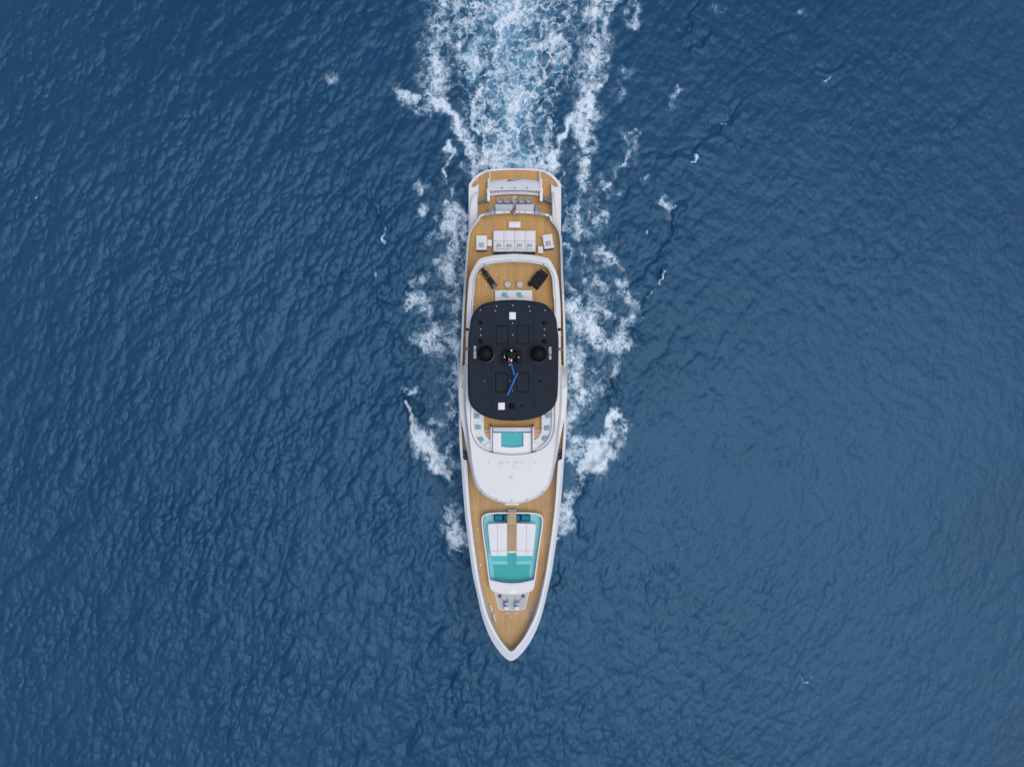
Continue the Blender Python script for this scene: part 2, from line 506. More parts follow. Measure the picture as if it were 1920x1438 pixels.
ring = lambda x, y, r, w: [(x + r * math.cos(a) * 0.8, y + r * math.sin(a) * 1.25, w) for a in np.linspace(0, 2 * math.pi, 13)]
FOAM = [
 # broad turbulent wake behind the stern
 ([(964, 305, 52), (962, 240, 72), (958, 120, 105), (960, -80, 135)], .34),
 ([(895, 312, 12), (930, 314, 14), (965, 312, 15), (1000, 314, 14), (1034, 310, 12)], .84),
 ([(893, 322, 11), (873, 280, 11), (862, 240, 10), (850, 222, 9)], .85),
 ([(852, 218, 9), (834, 203, 11), (808, 182, 9)], 1.1),
 ([(812, 195, 20), (822, 120, 28), (828, 60, 28), (818, -40, 28)], .66),
 ([(890, 118, 15), (868, 95, 14), (862, 60, 16), (880, 40, 12)], .84),
 ([(955, 235, 10), (965, 200, 11), (985, 150, 9)], .85),
 ([(930, 100, 12), (945, 60, 12), (965, 20, 15), (960, -30, 16)], .86),
 ([(890, 250, 8), (897, 200, 9), (905, 150, 8)], .74),
 ([(942, 178, 8), (936, 130, 8), (930, 100, 10)], .82),
 ([(1005, 150, 7), (1002, 110, 8), (1040, 80, 9), (1060, 60, 8)], .68),
 ([(1015, 280, 8), (1020, 230, 8), (1030, 170, 7)], .66),
 ([(915, 300, 8), (905, 260, 8), (920, 230, 7)], .72),
 (ring(962, 263, 19, 5), .92),
 ([(1032, 300, 9), (1050, 265, 8), (1075, 233, 8)], .85),
 ([(1085, 228, 12), (1110, 182, 11), (1135, 150, 8)], .92),
 ([(1098, 215, 20), (1112, 130, 28), (1122, 60, 25), (1126, -40, 26)], .58),
 ([(1118, 20, 15), (1136, 50, 11), (1152, -5, 9)], .8),
 ([(748, 160, 9), (768, 185, 15), (790, 200, 12)], .62),
 ([(770, 20, 13)], .34), ([(1185, -5, 8), (1193, 45, 10)], .50),
 ([(1170, 140, 13), (1158, 190, 12)], .54), ([(1185, 240, 8), (1172, 300, 9)], .40),
 ([(1268, 170, 7), (1252, 208, 10)], .46),
 # lace to the right of the hull
 ([(1090, 230, 14), (1105, 280, 15), (1096, 330, 13), (1082, 380, 12)], .76),
 ([(1086, 385, 10), (1079, 430, 10), (1092, 480, 9), (1096, 525, 8)], .70),
 ([(1128, 352, 16), (1152, 345, 10)], .60), ([(1150, 325, 9), (1190, 302, 9), (1200, 250, 8)], .38),
 ([(1120, 400, 8), (1128, 430, 8)], .45),
 ([(1074, 570, 17), (1086, 600, 26), (1102, 622, 24)], .82),
 ([(1078, 640, 18), (1086, 690, 21), (1088, 740, 19), (1075, 790, 17)], .68),
 ([(1118, 470, 8), (1145, 490, 10), (1165, 520, 12), (1186, 570, 14), (1170, 620, 16), (1150, 660, 18), (1158, 695, 10)], .56),
 ([(1100, 645, 13), (1138, 642, 20), (1160, 640, 15)], .60), ([(1112, 580, 12), (1150, 592, 12)], .45),
 ([(1115, 520, 8), (1128, 550, 9)], .50),
 # lace to the left of the hull
 ([(872, 450, 7), (866, 520, 9), (862, 600, 9), (858, 700, 9), (858, 800, 7)], .50), ([(1056, 450, 5), (1062, 540, 8), (1064, 640, 9), (1066, 740, 9), (1068, 830, 9)], .52),
 ([(800, 470, 8), (812, 440, 8), (822, 420, 6)], .42), ([(1050, 330, 4), (1062, 400, 5), (1064, 430, 5)], .40),
 ([(842, 270, 5), (836, 320, 6), (847, 370, 7), (864, 410, 7), (876, 445, 5)], .88),
 ([(838, 375, 9), (850, 430, 12), (845, 470, 16), (830, 500, 18), (850, 540, 18), (862, 580, 14)], .72),
 ([(790, 340, 14), (795, 370, 12), (787, 400, 8)], .50), ([(775, 530, 7), (800, 512, 9)], .42),
 ([(763, 565, 11), (790, 560, 14), (812, 582, 12), (795, 575, 12)], .66),
 ([(792, 630, 14), (815, 652, 20), (810, 620, 15)], .62),
 ([(850, 600, 14), (855, 660, 16), (852, 700, 10)], .66),
 ([(838, 290, 14), (840, 420, 30), (828, 560, 44), (822, 680, 44), (838, 800, 30), (850, 900, 16)], .27), ([(1085, 300, 24), (1100, 420, 34), (1120, 560, 50), (1115, 680, 46), (1090, 800, 34), (1070, 920, 14)], .29),
 # bow wave, left
 ([(766, 762, 4), (772, 788, 6)], .95),
 ([(778, 800, 10), (790, 824, 15), (805, 848, 16), (822, 867, 13), (840, 884, 7)], 1.5),
 ([(838, 862, 5), (842, 838, 5)], .8),
 ([(855, 700, 13), (850, 740, 16), (845, 785, 13)], .60), ([(862, 780, 10), (862, 830, 10)], .50), ([(815, 785, 14), (835, 800, 14), (850, 830, 10)], .46),
 ([(772, 738, 5), (774, 725, 5)], .8),
 ([(848, 945, 9), (848, 975, 12), (855, 1002, 12), (868, 1030, 8)], .74),
 # bow wave, right
 ([(1166, 788, 4), (1152, 775, 7), (1153, 800, 13), (1143, 825, 18), (1124, 850, 20), (1100, 872, 19), (1085, 893, 9)], 1.4),
 ([(1066, 785, 12), (1085, 830, 15), (1072, 865, 12)], .68),
 ([(1062, 925, 9), (1066, 960, 13), (1055, 990, 9), (1046, 1015, 6)], .72),
 # scattered whitecaps
 ([(1292, 299, 2.2), (1300, 298, 3.4), (1311, 291, 2)], 1.05), ([(1350, 233, 3), (1359, 229, 3)], 1.0),
 ([(1541, 158, 2), (1550, 153, 2.5), (1561, 145, 2)], 1.0), ([(1221, 553, 3), (1229, 545, 3)], .85),
 ([(1203, 612, 3), (1208, 604, 3)], .9), ([(1234, 524, 2.5), (1243, 512, 3), (1250, 503, 2.5)], .95),
 ([(1207, 440, 2)], .7), ([(1240, 368, 7), (1252, 378, 10), (1262, 398, 9)], .62),
 ([(719, 438, 1.6), (724, 446, 2.4), (730, 450, 1.4)], .75), ([(704, 512, 1.6), (708, 522, 2)], .7),
 ([(66, 375, 4)], .55), ([(195, 1098, 1.5)], .6), ([(1355, 12, 10)], .52),
 ([(1500, 28, 8)], .42), ([(1503, 1272, 4)], .42), ([(620, 140, 12)], .38),
 ([(1272, 1026, 4)], .5),
 ([(735, 620, 3)], .5), ([(710, 300, 10)], .30), ([(1215, 330, 8)], .42),
]
AER = [
 ([(964, 320, 55), (962, 240, 62), (958, 120, 85), (960, -80, 110)], .85),
 ([(905, 60, 22), (880, 100, 20), (885, 150, 16)], .95), ([(930, 280, 22), (990, 290, 22)], .9),
 ([(1050, 60, 14), (1040, 150, 12)], .8), ([(870, 290, 8), (862, 240, 8)], .8),
 ([(1090, 600, 22), (1085, 700, 18), (1072, 760, 12)], .60), ([(1085, 230, 14), (1095, 330, 10)], .55),
 ([(850, 480, 14), (850, 560, 14), (855, 680, 12)], .50),
 ([(790, 820, 14), (825, 868, 12)], .85), ([(1150, 800, 16), (1090, 870, 20)], .9),
 ([(870, 400, 8), (872, 340, 8)], .45), ([(850, 750, 16), (850, 830, 14)], .35),
 ([(856, 970, 12)], .5), ([(1064, 960, 12)], .5), ([(820, 130, 24), (820, 0, 24)], .45), ([(1115, 130, 24), (1122, 0, 24)], .45),
]
foam = paint([([(p[0], p[1], p[2] * (1.18 if s_ < 1.15 and p[2] > 6.5 else 1.05)) for p in pts], s_) for pts, s_ in FOAM], 1.35)
wake = paint([([(964, 300, 70), (962, 240, 84), (958, 120, 125), (962, -80, 160)], 1.0)], 4.0)
ridge = lambda q: np.clip(1 - np.abs(q) * 1.25, 0, 1) ** 1.5
curl = np.maximum(ridge(sA + 0.35 * sC), 0.85 * ridge(sB - 0.3 * sD)) 
foam = np.maximum(foam * np.clip(1 + 0.20 * sE + 0.20 * sF, 0.35, 1.5), wake * (0.26 + 0.56 * curl + 0.10 * sE))
foam = foam * (foam > 0.004)
aer = paint(AER, 1.6) * (1 + 0.12 * sE)
foam = np.clip(foam, 0, 1.6); aer = np.clip(aer, 0, 1)

# wind waves: rough to the left, calmer to the right of the yacht
h1, d1x, d1y = ocean_field(150, 1280, R(-33), 0.10, 7.0, 0.55, 3.4, 3)
h2, d2x, d2y = ocean_field(150, 1280, R(-22), 0.10, 2.3, 0.21, 3.2, 5)
h3, d3x, d3y = ocean_field(173, 1280, R(47), 0.25, 4.0, 0.25, 3.3, 8)
xn = (PX - 960) / 960
left = 1 / (1 + np.exp((xn - 0.12) / 0.13))
lowleft = np.exp(-((PX - 560) / 420) ** 2 - ((PY - 900) / 480) ** 2)
patch = np.clip(0.95 + 0.22 * sE + 0.30 * sG, 0.4, 1.8)
a1 = (0.060 + 0.100 * left + 0.03 * lowleft)
a2 = (0.105 + 0.160 * left + 0.045 * lowleft) * patch
a3 = (0.075 + 0.030 * np.exp(-((PX - 1500) / 420) ** 2 - ((PY - 250) / 300) ** 2) + 0.035 * np.exp(-((PX - 1230) / 130) ** 2))
a2 = a2 * fade; a3 = a3 * fade; a1 = a1 * (0.25 + 0.75 * fade)
C1, C2 = 1.0, 1.15
Z = a1 * sample(h1, X, Y, 150) + a2 * sample(h2, X, Y, 150) + a3 * sample(h3, X, Y, 173)
OX = C1 * a1 * sample(d1x, X, Y, 150) + C2 * a2 * sample(d2x, X, Y, 150) + C1 * a3 * sample(d3x, X, Y, 173)
OY = C1 * a1 * sample(d1y, X, Y, 150) + C2 * a2 * sample(d2y, X, Y, 150) + C1 * a3 * sample(d3y, X, Y, 173)

# steep little wave fronts of the wake: (points, width, height); the steep side faces away from the ship
RIDGE = [
 ([(1398, 172, 12), (1388, 215, 14), (1350, 252, 16), (1330, 275, 16), (1305, 297, 12), (1262, 300, 9), (1225, 290, 8)], .42),
 ([(1290, 130, 10), (1312, 90, 10), (1345, 65, 10)], .22), ([(1282, 65, 9), (1305, 30, 9), (1310, 0, 9)], .25),
 ([(1400, 138, 9), (1440, 152, 9), (1520, 158, 9), (1575, 125, 8)], .20),
 ([(1245, 505, 9), (1218, 560, 10), (1205, 602, 11), (1190, 645, 12), (1165, 700, 12), (1148, 745, 14)], .40),
 ([(1285, 380, 9), (1245, 470, 10), (1215, 500, 9), (1180, 545, 8)], .25),
 ([(1168, 785, 10), (1150, 830, 14), (1120, 868, 16), (1088, 905, 14)], .75),
 ([(1092, 905, 10), (1086, 985, 10), (1062, 1050, 9), (1045, 1090, 8)], .22),
 ([(765, 760, 8), (780, 810, 11), (805, 855, 13), (842, 890, 12)], .70),
 ([(845, 895, 9), (835, 945, 10), (850, 1020, 9), (870, 1060, 8)], .22),
 ([(705, 500, 9), (716, 560, 10), (742, 620, 11), (762, 690, 11), (768, 745, 10)], .30),
 ([(690, 380, 9), (720, 440, 9), (735, 470, 8)], .18),
 ([(1440, 90, 9), (1500, 60, 9)], .12), ([(1520, 195, 8), (1545, 225, 8)], .14), ([(1700, 105, 8), (1760, 145, 8)], .12),
 ([(1770, 255, 9), (1795, 275, 8)], .16), ([(1430, 330, 7), (1500, 335, 7)], .08), ([(1290, 700, 9), (1330, 640, 9)], .10),
]
for pts, amp in RIDGE:
    m = 60
    x0 = min(p[0] for p in pts) - m; x1 = max(p[0] for p in pts) + m
    y0 = min(p[1] for p in pts) - m; y1 = max(p[1] for p in pts) + m
    ci = np.where((960 + ax / S0 > x0) & (960 + ax / S0 < x1))[0]
    ri = np.where((719 - ay / S0 > y0) & (719 - ay / S0 < y1))[0]
    sl_ = (slice(ri[0], ri[-1] + 1), slice(ci[0], ci[-1] + 1))
    cx, cy = WX[sl_], WY[sl_]
    p2 = [(p[0], p[1], p[2]) for p in pts]
    dd = polydist(p2)
    # outside of the ship's line: shorter, steeper fall
    wid = np.mean([p[2] for p in pts])
    off = np.sign(np.mean([p[0] for p in pts]) - 962)
    inner = polydist([(p[0] - off * wid * 0.9, p[1] - wid * 0.35, p[2]) for p in pts])
    Z[sl_] += amp * (np.exp(-dd ** 2 * 1.4) * 0.9 - 0.55 * np.exp(-inner ** 2 * 1.1)) * np.clip(0.62 + 0.45 * sE[sl_] + 0.3 * sF[sl_], 0.05, 1.2)
# churned surface under the foam
churn = np.clip(np.maximum(foam, aer * 0.8), 0, 1)
Z += churn * (0.055 * sC + 0.09 * sF + 0.05 * sD) + 0.045 * churn ** 1.5 * sH
Z = np.clip(Z, -1.4, 1.4)

nr, nc = X.shape
co = np.empty((nr * nc, 3), np.float32)
co[:, 0] = (X + OX).ravel(); co[:, 1] = (Y + OY).ravel(); co[:, 2] = Z.ravel()
I = np.arange(nr * nc).reshape(nr, nc)
quads = np.stack([I[:-1, :-1], I[:-1, 1:], I[1:, 1:], I[1:, :-1]], -1).reshape(-1, 4)
me = bpy.data.meshes.new('sea')
me.vertices.add(nr * nc)
me.vertices.foreach_set('co', co.ravel())
me.loops.add(quads.size)
me.loops.foreach_set('vertex_index', quads.ravel().astype(np.int32))
me.polygons.add(len(quads))
me.polygons.foreach_set('loop_start', np.arange(0, quads.size, 4, dtype=np.int32))
me.polygons.foreach_set('use_smooth', np.ones(len(quads), bool))
for nm, arr in (('foam', foam), ('aerated', aer), ('coarse', 1 - fade)):
    at = me.attributes.new(nm, 'FLOAT', 'POINT')
    at.data.foreach_set('value', arr.ravel().astype(np.float32))
me.update(calc_edges=True)
sea = bpy.data.objects.new('sea', me)
col.objects.link(sea)
tag(sea, kind='structure', label='deep blue open sea with wind ripples and white wake foam')

def sea_mat():
    m, nt, b = nodes_of('sea_water')
    N, L = nt.nodes, nt.links
    def M(op, *a, clamp=False):
        n = N.new('ShaderNodeMath'); n.operation = op; n.use_clamp = clamp
        for i, q in enumerate(a):
            if isinstance(q, (int, float)): n.inputs[i].default_value = q
            else: L.new(q, n.inputs[i])
        return n.outputs[0]
    def noise(vec, scale, det=4, rough=0.55, w=None):
        n = N.new('ShaderNodeTexNoise'); n.inputs['Scale'].default_value = scale
        n.inputs['Detail'].default_value = det; n.inputs['Roughness'].default_value = rough
        L.new(vec, n.inputs['Vector']); return n
    def ramp(x, a, c, lo=0.0, hi=1.0, smooth=True):
        n = N.new('ShaderNodeMapRange'); n.interpolation_type = 'SMOOTHSTEP' if smooth else 'LINEAR'
        for i, q in enumerate((x, a, c, lo, hi)):
            if isinstance(q, (int, float)): n.inputs[i].default_value = q
            else: L.new(q, n.inputs[i])
        return n.outputs[0]
    def mixc(f, a, c):
        n = N.new('ShaderNodeMix'); n.data_type = 'RGBA'
        for i, q in ((0, f), (6, a), (7, c)):
            if isinstance(q, (int, float)): n.inputs[i].default_value = q
            elif isinstance(q, tuple): n.inputs[i].default_value = (*q, 1)
            else: L.new(q, n.inputs[i])
        return n.outputs[2]
    tc = N.new('ShaderNodeTexCoord'); pos = tc.outputs['Object']
    fl = N.new('ShaderNodeVectorMath'); fl.operation = 'MULTIPLY'; fl.inputs[1].default_value = (1, 1, 0)
    L.new(pos, fl.inputs[0]); flat = fl.outputs[0]
    def warp(vec, scale, amt, seed):
        ad = N.new('ShaderNodeVectorMath'); ad.inputs[1].default_value = (seed * 13.1, seed * 7.7, seed)
        L.new(vec, ad.inputs[0])
        n = noise(ad.outputs[0], scale, 3)
        s_ = N.new('ShaderNodeVectorMath'); s_.operation = 'SUBTRACT'; s_.inputs[1].default_value = (.5, .5, .5)
        L.new(n.outputs['Color'], s_.inputs[0])
        k = N.new('ShaderNodeVectorMath'); k.operation = 'SCALE'; k.inputs['Scale'].default_value = amt
        L.new(s_.outputs[0], k.inputs[0])
        a_ = N.new('ShaderNodeVectorMath'); L.new(vec, a_.inputs[0]); L.new(k.outputs[0], a_.inputs[1])
        return a_.outputs[0]
    w1 = warp(flat, 0.45, 2.4, 1); w2 = warp(w1, 1.6, 0.75, 2); w3 = warp(w2, 4.0, 0.12, 3)
    def vor(vec, scale):
        n = N.new('ShaderNodeTexVoronoi'); n.feature = 'DISTANCE_TO_EDGE'; n.inputs['Scale'].default_value = scale
        L.new(vec, n.inputs['Vector']); return n.outputs['Distance']
    at = N.new('ShaderNodeAttribute'); at.attribute_name = 'foam'; D = at.outputs['Fac']
    aa = N.new('ShaderNodeAttribute'); aa.attribute_name = 'aerated'; A = aa.outputs['Fac']
    def holes(vec, scale, th, soft):
        n = N.new('ShaderNodeTexVoronoi'); n.feature = 'F1'; n.inputs['Scale'].default_value = scale
        L.new(vec, n.inputs['Vector'])
        return ramp(M('SUBTRACT', n.outputs['Distance'], th), 0.0, soft)
    n1 = noise(w2, 1.1, 8, 0.66).outputs['Fac']; n2 = noise(w1, 0.38, 6, 0.6).outputs['Fac']
    brk = M('ADD', M('MULTIPLY', n1, 0.62), M('MULTIPLY', n2, 0.38))
    Dn = M('ADD', D, M('MULTIPLY', M('SUBTRACT', brk, 0.5), 0.9))      # density with its own clumps
    # foam as a film with round holes of three sizes; the holes close as the foam gets dense
    st = N.new('ShaderNodeMapping'); st.inputs['Scale'].default_value = (1.0, 0.72, 1); L.new(w2, st.inputs[0])
    h1 = holes(st.outputs[0], 1.15, ramp(Dn, 0.10, 1.05, 0.62, 0.08, False), 0.16)
    h2 = holes(st.outputs[0], 2.8, ramp(Dn, 0.10, 1.05, 0.56, 0.12, False), 0.22)
    h3 = holes(st.outputs[0], 6.0, ramp(Dn, 0.10, 1.05, 0.50, 0.04, False), 0.35)
    film = M('MULTIPLY', M('MULTIPLY', M('MAXIMUM', h1, M('MULTIPLY', h2, 0.75)), M('MULTIPLY_ADD', h2, 0.6, 0.4)), M('MULTIPLY_ADD', h3, 0.55, 0.45))
    inside = ramp(Dn, 0.10, 0.48)
    solid = ramp(Dn, 0.98, 1.38)
    F = M('MULTIPLY', M('MULTIPLY', film, inside), ramp(Dn, 0.12, 0.95, 0.42, 1.0, False))
    F = M('MAXIMUM', F, M('MULTIPLY', solid, M('MULTIPLY_ADD', n1, 0.5, 0.72)), clamp=True)
    F = ramp(F, 0.0, 0.92, 0, 1, False)
    fringe = M('MULTIPLY', ramp(Dn, 0.05, 0.75), 0.34)
    # colour of the water body
    big = noise(flat, 0.035, 4, 0.5).outputs['Fac']
    mid = noise(w1, 0.5, 5, 0.6).outputs['Fac']
    c0 = mixc(ramp(big, 0.3, 0.7), SEA_A, SEA_B)
    milk = M('MULTIPLY', ramp(M('ADD', M('MULTIPLY', A, 1.1), M('MULTIPLY', M('SUBTRACT', n1, 0.5), 1.3)), 0.25, 1.05), 0.75)
    milk = M('MAXIMUM', milk, fringe)
    c1 = mixc(milk, c0, (0.13, 0.34, 0.48))
    c2 = mixc(F, c1, (0.72, 0.80, 0.85))
    L.new(c2, b.inputs['Base Color'])
    L.new(M('MULTIPLY_ADD', F, 0.6, SEA_ROUGH), b.inputs['Roughness'])
    b.inputs['IOR'].default_value = SEA_IOR
    b.inputs['Specular Tint'].default_value = (0.38, 0.71, 1.0, 1)
    # fine ripples
    mp = N.new('ShaderNodeMapping'); mp.inputs['Rotation'].default_value = (0, 0, R(28)); mp.inputs['Scale'].default_value = (1.0, 0.42, 1)
    L.new(flat, mp.inputs[0])
    r1 = noise(mp.outputs[0], 3.2, 7, 0.68).outputs['Fac']
    r2 = noise(flat, 9.0, 3, 0.6).outputs['Fac']
    hgt = M('ADD', M('MULTIPLY', r1, SEA_RIP), M('MULTIPLY', r2, 0.012))
    ac = N.new('ShaderNodeAttribute'); ac.attribute_name = 'coarse'      # beyond the finely meshed water the chop is relief only
    rc = noise(mp.outputs[0], 0.45, 5, 0.6).outputs['Fac']
    hgt = M('ADD', hgt, M('MULTIPLY', M('MULTIPLY', rc, 0.5), ac.outputs['Fac']))
    bp = N.new('ShaderNodeBump'); bp.inputs['Strength'].default_value = 1.0; bp.inputs['Distance'].default_value = 1.0
    L.new(hgt, bp.inputs['Height'])
    L.new(bp.outputs[0], b.inputs['Normal'])
    return m
SEA_A, SEA_B = (0.0088, 0.046, 0.101), (0.012, 0.059, 0.124)
SEA_ROUGH, SEA_IOR, SEA_RIP = 0.10, 1.50, 0.085
me.materials.append(sea_mat())
# ------------------------------------------------------------------ the yacht
yacht = thing('motor_yacht', 'long white motor yacht with teak decks and black hardtop under way across open sea', 'yacht', (0, 0, 0))
def part(name, g, m, parent=None, **k):
    return obj(name, g, m, parent or yacht, **k)
def sub(i, n): return i / max(n - 1, 1)

# --- upper hull and bulwark: rows of outer edge / outer cap line / inner cap line / deck edge, in photo pixels from the centreline
UR = [
 (0,395.2, 0,396, 0,399.5, 0,401), (33,396.3, 33,397, 32.5,401, 32,402.8), (52,399.3, 52,400, 51,404, 50.5,405.8),
 (66,402.8, 65.5,403.8, 64.5,407, 63.8,409), (70,410, 69.3,410.5, 67,413, 66,414.5), (79,422, 78.3,422, 76,424.5, 75,425),
 (86.3,436, 85.6,436, 82.7,437, 81.5,437.5), (88.6,447.5, 87.8,447.5, 84.9,447.5, 83.8,447.5), (90.3,474, 89.6,474, 86.8,474, 86,474),
 (91.7,504, 91,504, 88,504, 87.2,504), (93.3,530, 92.5,530, 89.3,530, 88.5,530), (97,600, 96.2,600, 92.8,600, 92,600),
 (99.6,690, 98.8,690, 95.2,690, 94.4,690), (101.0,776, 100.2,776, 96.6,776, 95.6,776), (100.6,808, 99.6,808, 95.6,808, 94.6,808),
 (98.8,844, 97.8,844, 93.6,844, 92.6,844), (97.2,860, 96,860, 92.6,860, 91.6,860), (96.7,864, 93,864, 86,864, 84.5,864),
 (95.0,888, 90.5,888, 84,888, 82.3,888), (92.3,924, 87,924, 82,924, 79.8,924), (89.1,960, 84,960, 79,960, 76.8,960),
 (84.5,1000, 79.5,1000, 74.3,1000, 72.2,1000), (78.9,1042, 74,1042, 68.5,1042, 66.2,1042), (74.2,1074, 69,1074, 63.7,1074, 61.3,1074),
 (64.9,1116, 60,1116, 55.3,1116, 51.3,1116), (57,1150, 51.3,1150, 46,1150, 41.5,1148), (46.7,1180, 39.5,1178, 34.5,1176, 30.5,1177),
 (34.7,1204, 25.5,1199, 20,1201, 17.8,1199), (21.5,1222.5, 14.5,1213, 10,1213, 9.2,1209.5), (14,1230.3, 9.5,1218.5, 6.5,1217.6, 6,1212.8), (7,1236, 5,1222.2, 3.5,1220.4, 3.2,1214.8), (2.5,1238.2, 2,1223.7, 1.5,1221, 1.3,1215.4), (0,1238.4, 0,1224, 0,1221.1, 0,1215.5)]
UP = pchip(UR, 5)
def cap_z(v): return float(np.interp(v, [395, 845, 875, 960, 1238], [6.15, 6.15, 6.25, 6.3, 6.4]))
def out_z(v): return float(np.interp(v, [395, 845, 875, 960, 1238], [6.08, 6.08, 6.10, 6.12, 6.20]))
DECK = 5.2
o_ = full(UP[:, 0:2], out_z); a_ = full(UP[:, 2:4], cap_z); b_ = full(UP[:, 4:6], cap_z); t_ = full(UP[:, 6:8], DECK - 0.01)
def low_edge(frac, z_aft, z_fwd):      # curve below the outer edge; overhangs the aft deck, reaches down along the sides
    rows = []
    for r in UP: rows.append((r[0], r[1]))
    pts = full(rows, out_z)
    vs = [r[1] for r in UP] + [r[1] for r in UP[1:-1]][::-1]
    out = []
    for p, v in zip(pts, vs):
        z = float(np.interp(v, [436, 450], [z_aft, z_fwd]))
        sh = float(np.interp(v, [395, 900, 1100, 1238], [1.0, 0.985, 0.93, 0.90])) if frac else 1
        yy = p[1] + float(np.interp(v, [1100, 1238], [0, 0.55]))
        if v < 450: sh = 0.995
        x0 = (xc(v) - 960) * S0
        out.append((x0 + (p[0] - x0) * sh, yy, z))
    return out, vs
m_, vs_ = low_edge(1, 4.95, 2.75)
part('upper_hull', strip([m_, o_]), HULLW)
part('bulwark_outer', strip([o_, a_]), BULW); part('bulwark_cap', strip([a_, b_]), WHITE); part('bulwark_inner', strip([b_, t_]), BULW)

# upper deck sheets: aft lounge deck, side decks and the foredeck whose planks run in to the bow
def deck_sheet(name, rows, z, m, uv=False, parent=None):
    g = G(); vs = []; k = 9
    for hw, v in rows:
        for j in range(k):
            vs.append(Q(hw * (-1 + 2 * j / (k - 1)), v, z))
    fs = [(i * k + j, i * k + j + 1, (i + 1) * k + j + 1, (i + 1) * k + j) for i in range(len(rows) - 1) for j in range(k - 1)]
    g.add(vs, [f[::-1] for f in fs])
    o = part(name, g, m, parent)
    if uv:
        l = o.data.uv_layers.new(name='planks')
        wid = max(r[0] for r in rows)
        for lp in o.data.loops:
            i, j = divmod(lp.vertex_index, k)
            hw = rows[i][0]
            full_w = float(np.interp(rows[i][1], [880, 1110, 1216], [wid, wid * 0.92, wid * 0.30]))
            l.data[lp.index].uv = ((-1 + 2 * j / (k - 1)) * (hw if rows[i][1] < 1110 else max(hw, 1) * full_w / max(hw, 6)) * 0.054, -o.data.vertices[lp.vertex_index].co.y)
    return o
td = [(r[6] + 0.35, r[7]) for r in UP]
aft_rows = [(0.5, 401)] + [(float(np.interp(v, [p[1] for p in td[:-1]], [p[0] for p in td[:-1]])), v) for v in [401.2, 402, 403.5, 406, 409, 414, 420, 425, 431, 437, 447, 474, 504, 530, 600, 690, 776, 808, 844, 858, 862]]
deck_sheet('upper_teak_deck', aft_rows, DECK, TEAK)
fore_rows = [(float(np.interp(v, [p[1] for p in td[:-1]], [p[0] for p in td[:-1]])), v) for v in [862, 868, 888, 905, 924, 960, 1000, 1042, 1074, 1095, 1116, 1132, 1148, 1160, 1170, 1177, 1185, 1192, 1199, 1205, 1209.5, 1212.8, 1214.6, 1215.3]] + [(0.4, 1215.6)]
deck_sheet('foredeck_planking', fore_rows, DECK, TEAKF, uv=True)
g = G()   # narrow rubbing seam at the stem
g.box((P(958.4, 1229, 6.86)[0], P(958.4, 1229, 6.86)[1], 6.38), (0.05, 0.42, 0.06)); part('stem_joint', g, LILAC)

# --- lower hull
SR = [(0,315.8),(24,316.4),(50,318.4),(64,323.6),(76,332.8),(83,341.5),(86.5,348.5),(86.7,380),(86.6,430)]
SRP = pchip(SR, 5)
def stern_loop(hwadd, z, x=1.0, dy=0.0):
    return [(p[0] * x, p[1] + dy, p[2]) for p in full_open([(max(r[0] + hwadd, 0), r[1]) for r in SRP], z)]
def full_open(rows, z):          # open curve from port side round the stern to starboard
    l = [Q(-p[0], p[1], z) for p in rows[::-1]]
    return l + [Q(p[0], p[1], z) for p in rows[1:]]
main_top = stern_loop(0, 2.75)
side = [(p, v) for p, v in zip(m_, vs_) if v >= 450]
nU = len(UP)
right = [p for p, v in list(zip(m_, vs_))[:nU] if v >= 450]
leftp = [p for p, v in list(zip(m_, vs_))[nU:] if v >= 450]      # bow to aft, left side
top = main_top + right + leftp
def below(ring, z, kx, dy_bow):
    out = []
    for p in ring:
        fr = np.clip((-p[1] - 5) / 22, 0, 1)
        sc_ = kx * (1 - 0.42 * fr ** 1.5)
        out.append((p[0] * sc_ + 0.0, p[1] + dy_bow * max(0, -p[1] - 12) / 15.5 - (0.25 if p[1] > 19 else 0), z))
    return out
w_ = below(top, 0.0, 0.965, 1.9); u_ = below(top, 1.4, 0.985, 0.9); k_ = below(top, -1.3, 0.86, 2.9)
o = part('hull', strip([k_, w_, u_, top]), HULLW); fix_normals(o)
# window band along the topsides
for sgn in (-1, 1):
    for v0, v1 in ((520, 640), (660, 820), (850, 930)):
        g = G(); vs = []
        for v in np.linspace(v0, v1, 14):
            ro = UP[np.argmin(abs(UP[:, 1] - v))]
            x0 = (xc(v) - 960) * S0
            pt = Q(float(np.interp(v, UP[:-1, 1], UP[:-1, 0])), v, 6.05)
            hwm = abs(pt[0] - x0)
            vs += [(x0 + sgn * (hwm * 0.992 + 0.012), pt[1], 3.5), (x0 + sgn * (hwm * 0.998 + 0.012), pt[1], 4.5)]
        g.add(vs, [(2*i, 2*i+1, 2*i+3, 2*i+2) for i in range(13)]); part('hull_window', g, GLASSD)

# --- aft main deck
inner = [(0,319),(24,319.8),(49,322.3),(63,328.6),(73,337),(79.5,345.5),(80.5,351),(81,380),(81.5,425)]
MD = 2.8
rim_o = full_open(SRP, MD + 0.10); rim_i = full_open(pchip(inner, 5), MD + 0.10); rim_d = full_open(pchip(inner, 5), MD - 0.02)
rim_b = full_open(SRP, 2.75)
part('stern_rim', strip([rim_b, rim_o, rim_i, rim_d], closed=False), WHITE)
rr = [(0.5, 318.6), (24, 319.5), (38, 320.6), (50, 322.5), (63.6, 328.6), (73.6, 337), (80, 345.5), (81, 351), (81.3, 380), (81.5, 412), (81.5, 425)]
deck_sheet('aft_teak_deck', rr, MD, TEAK)
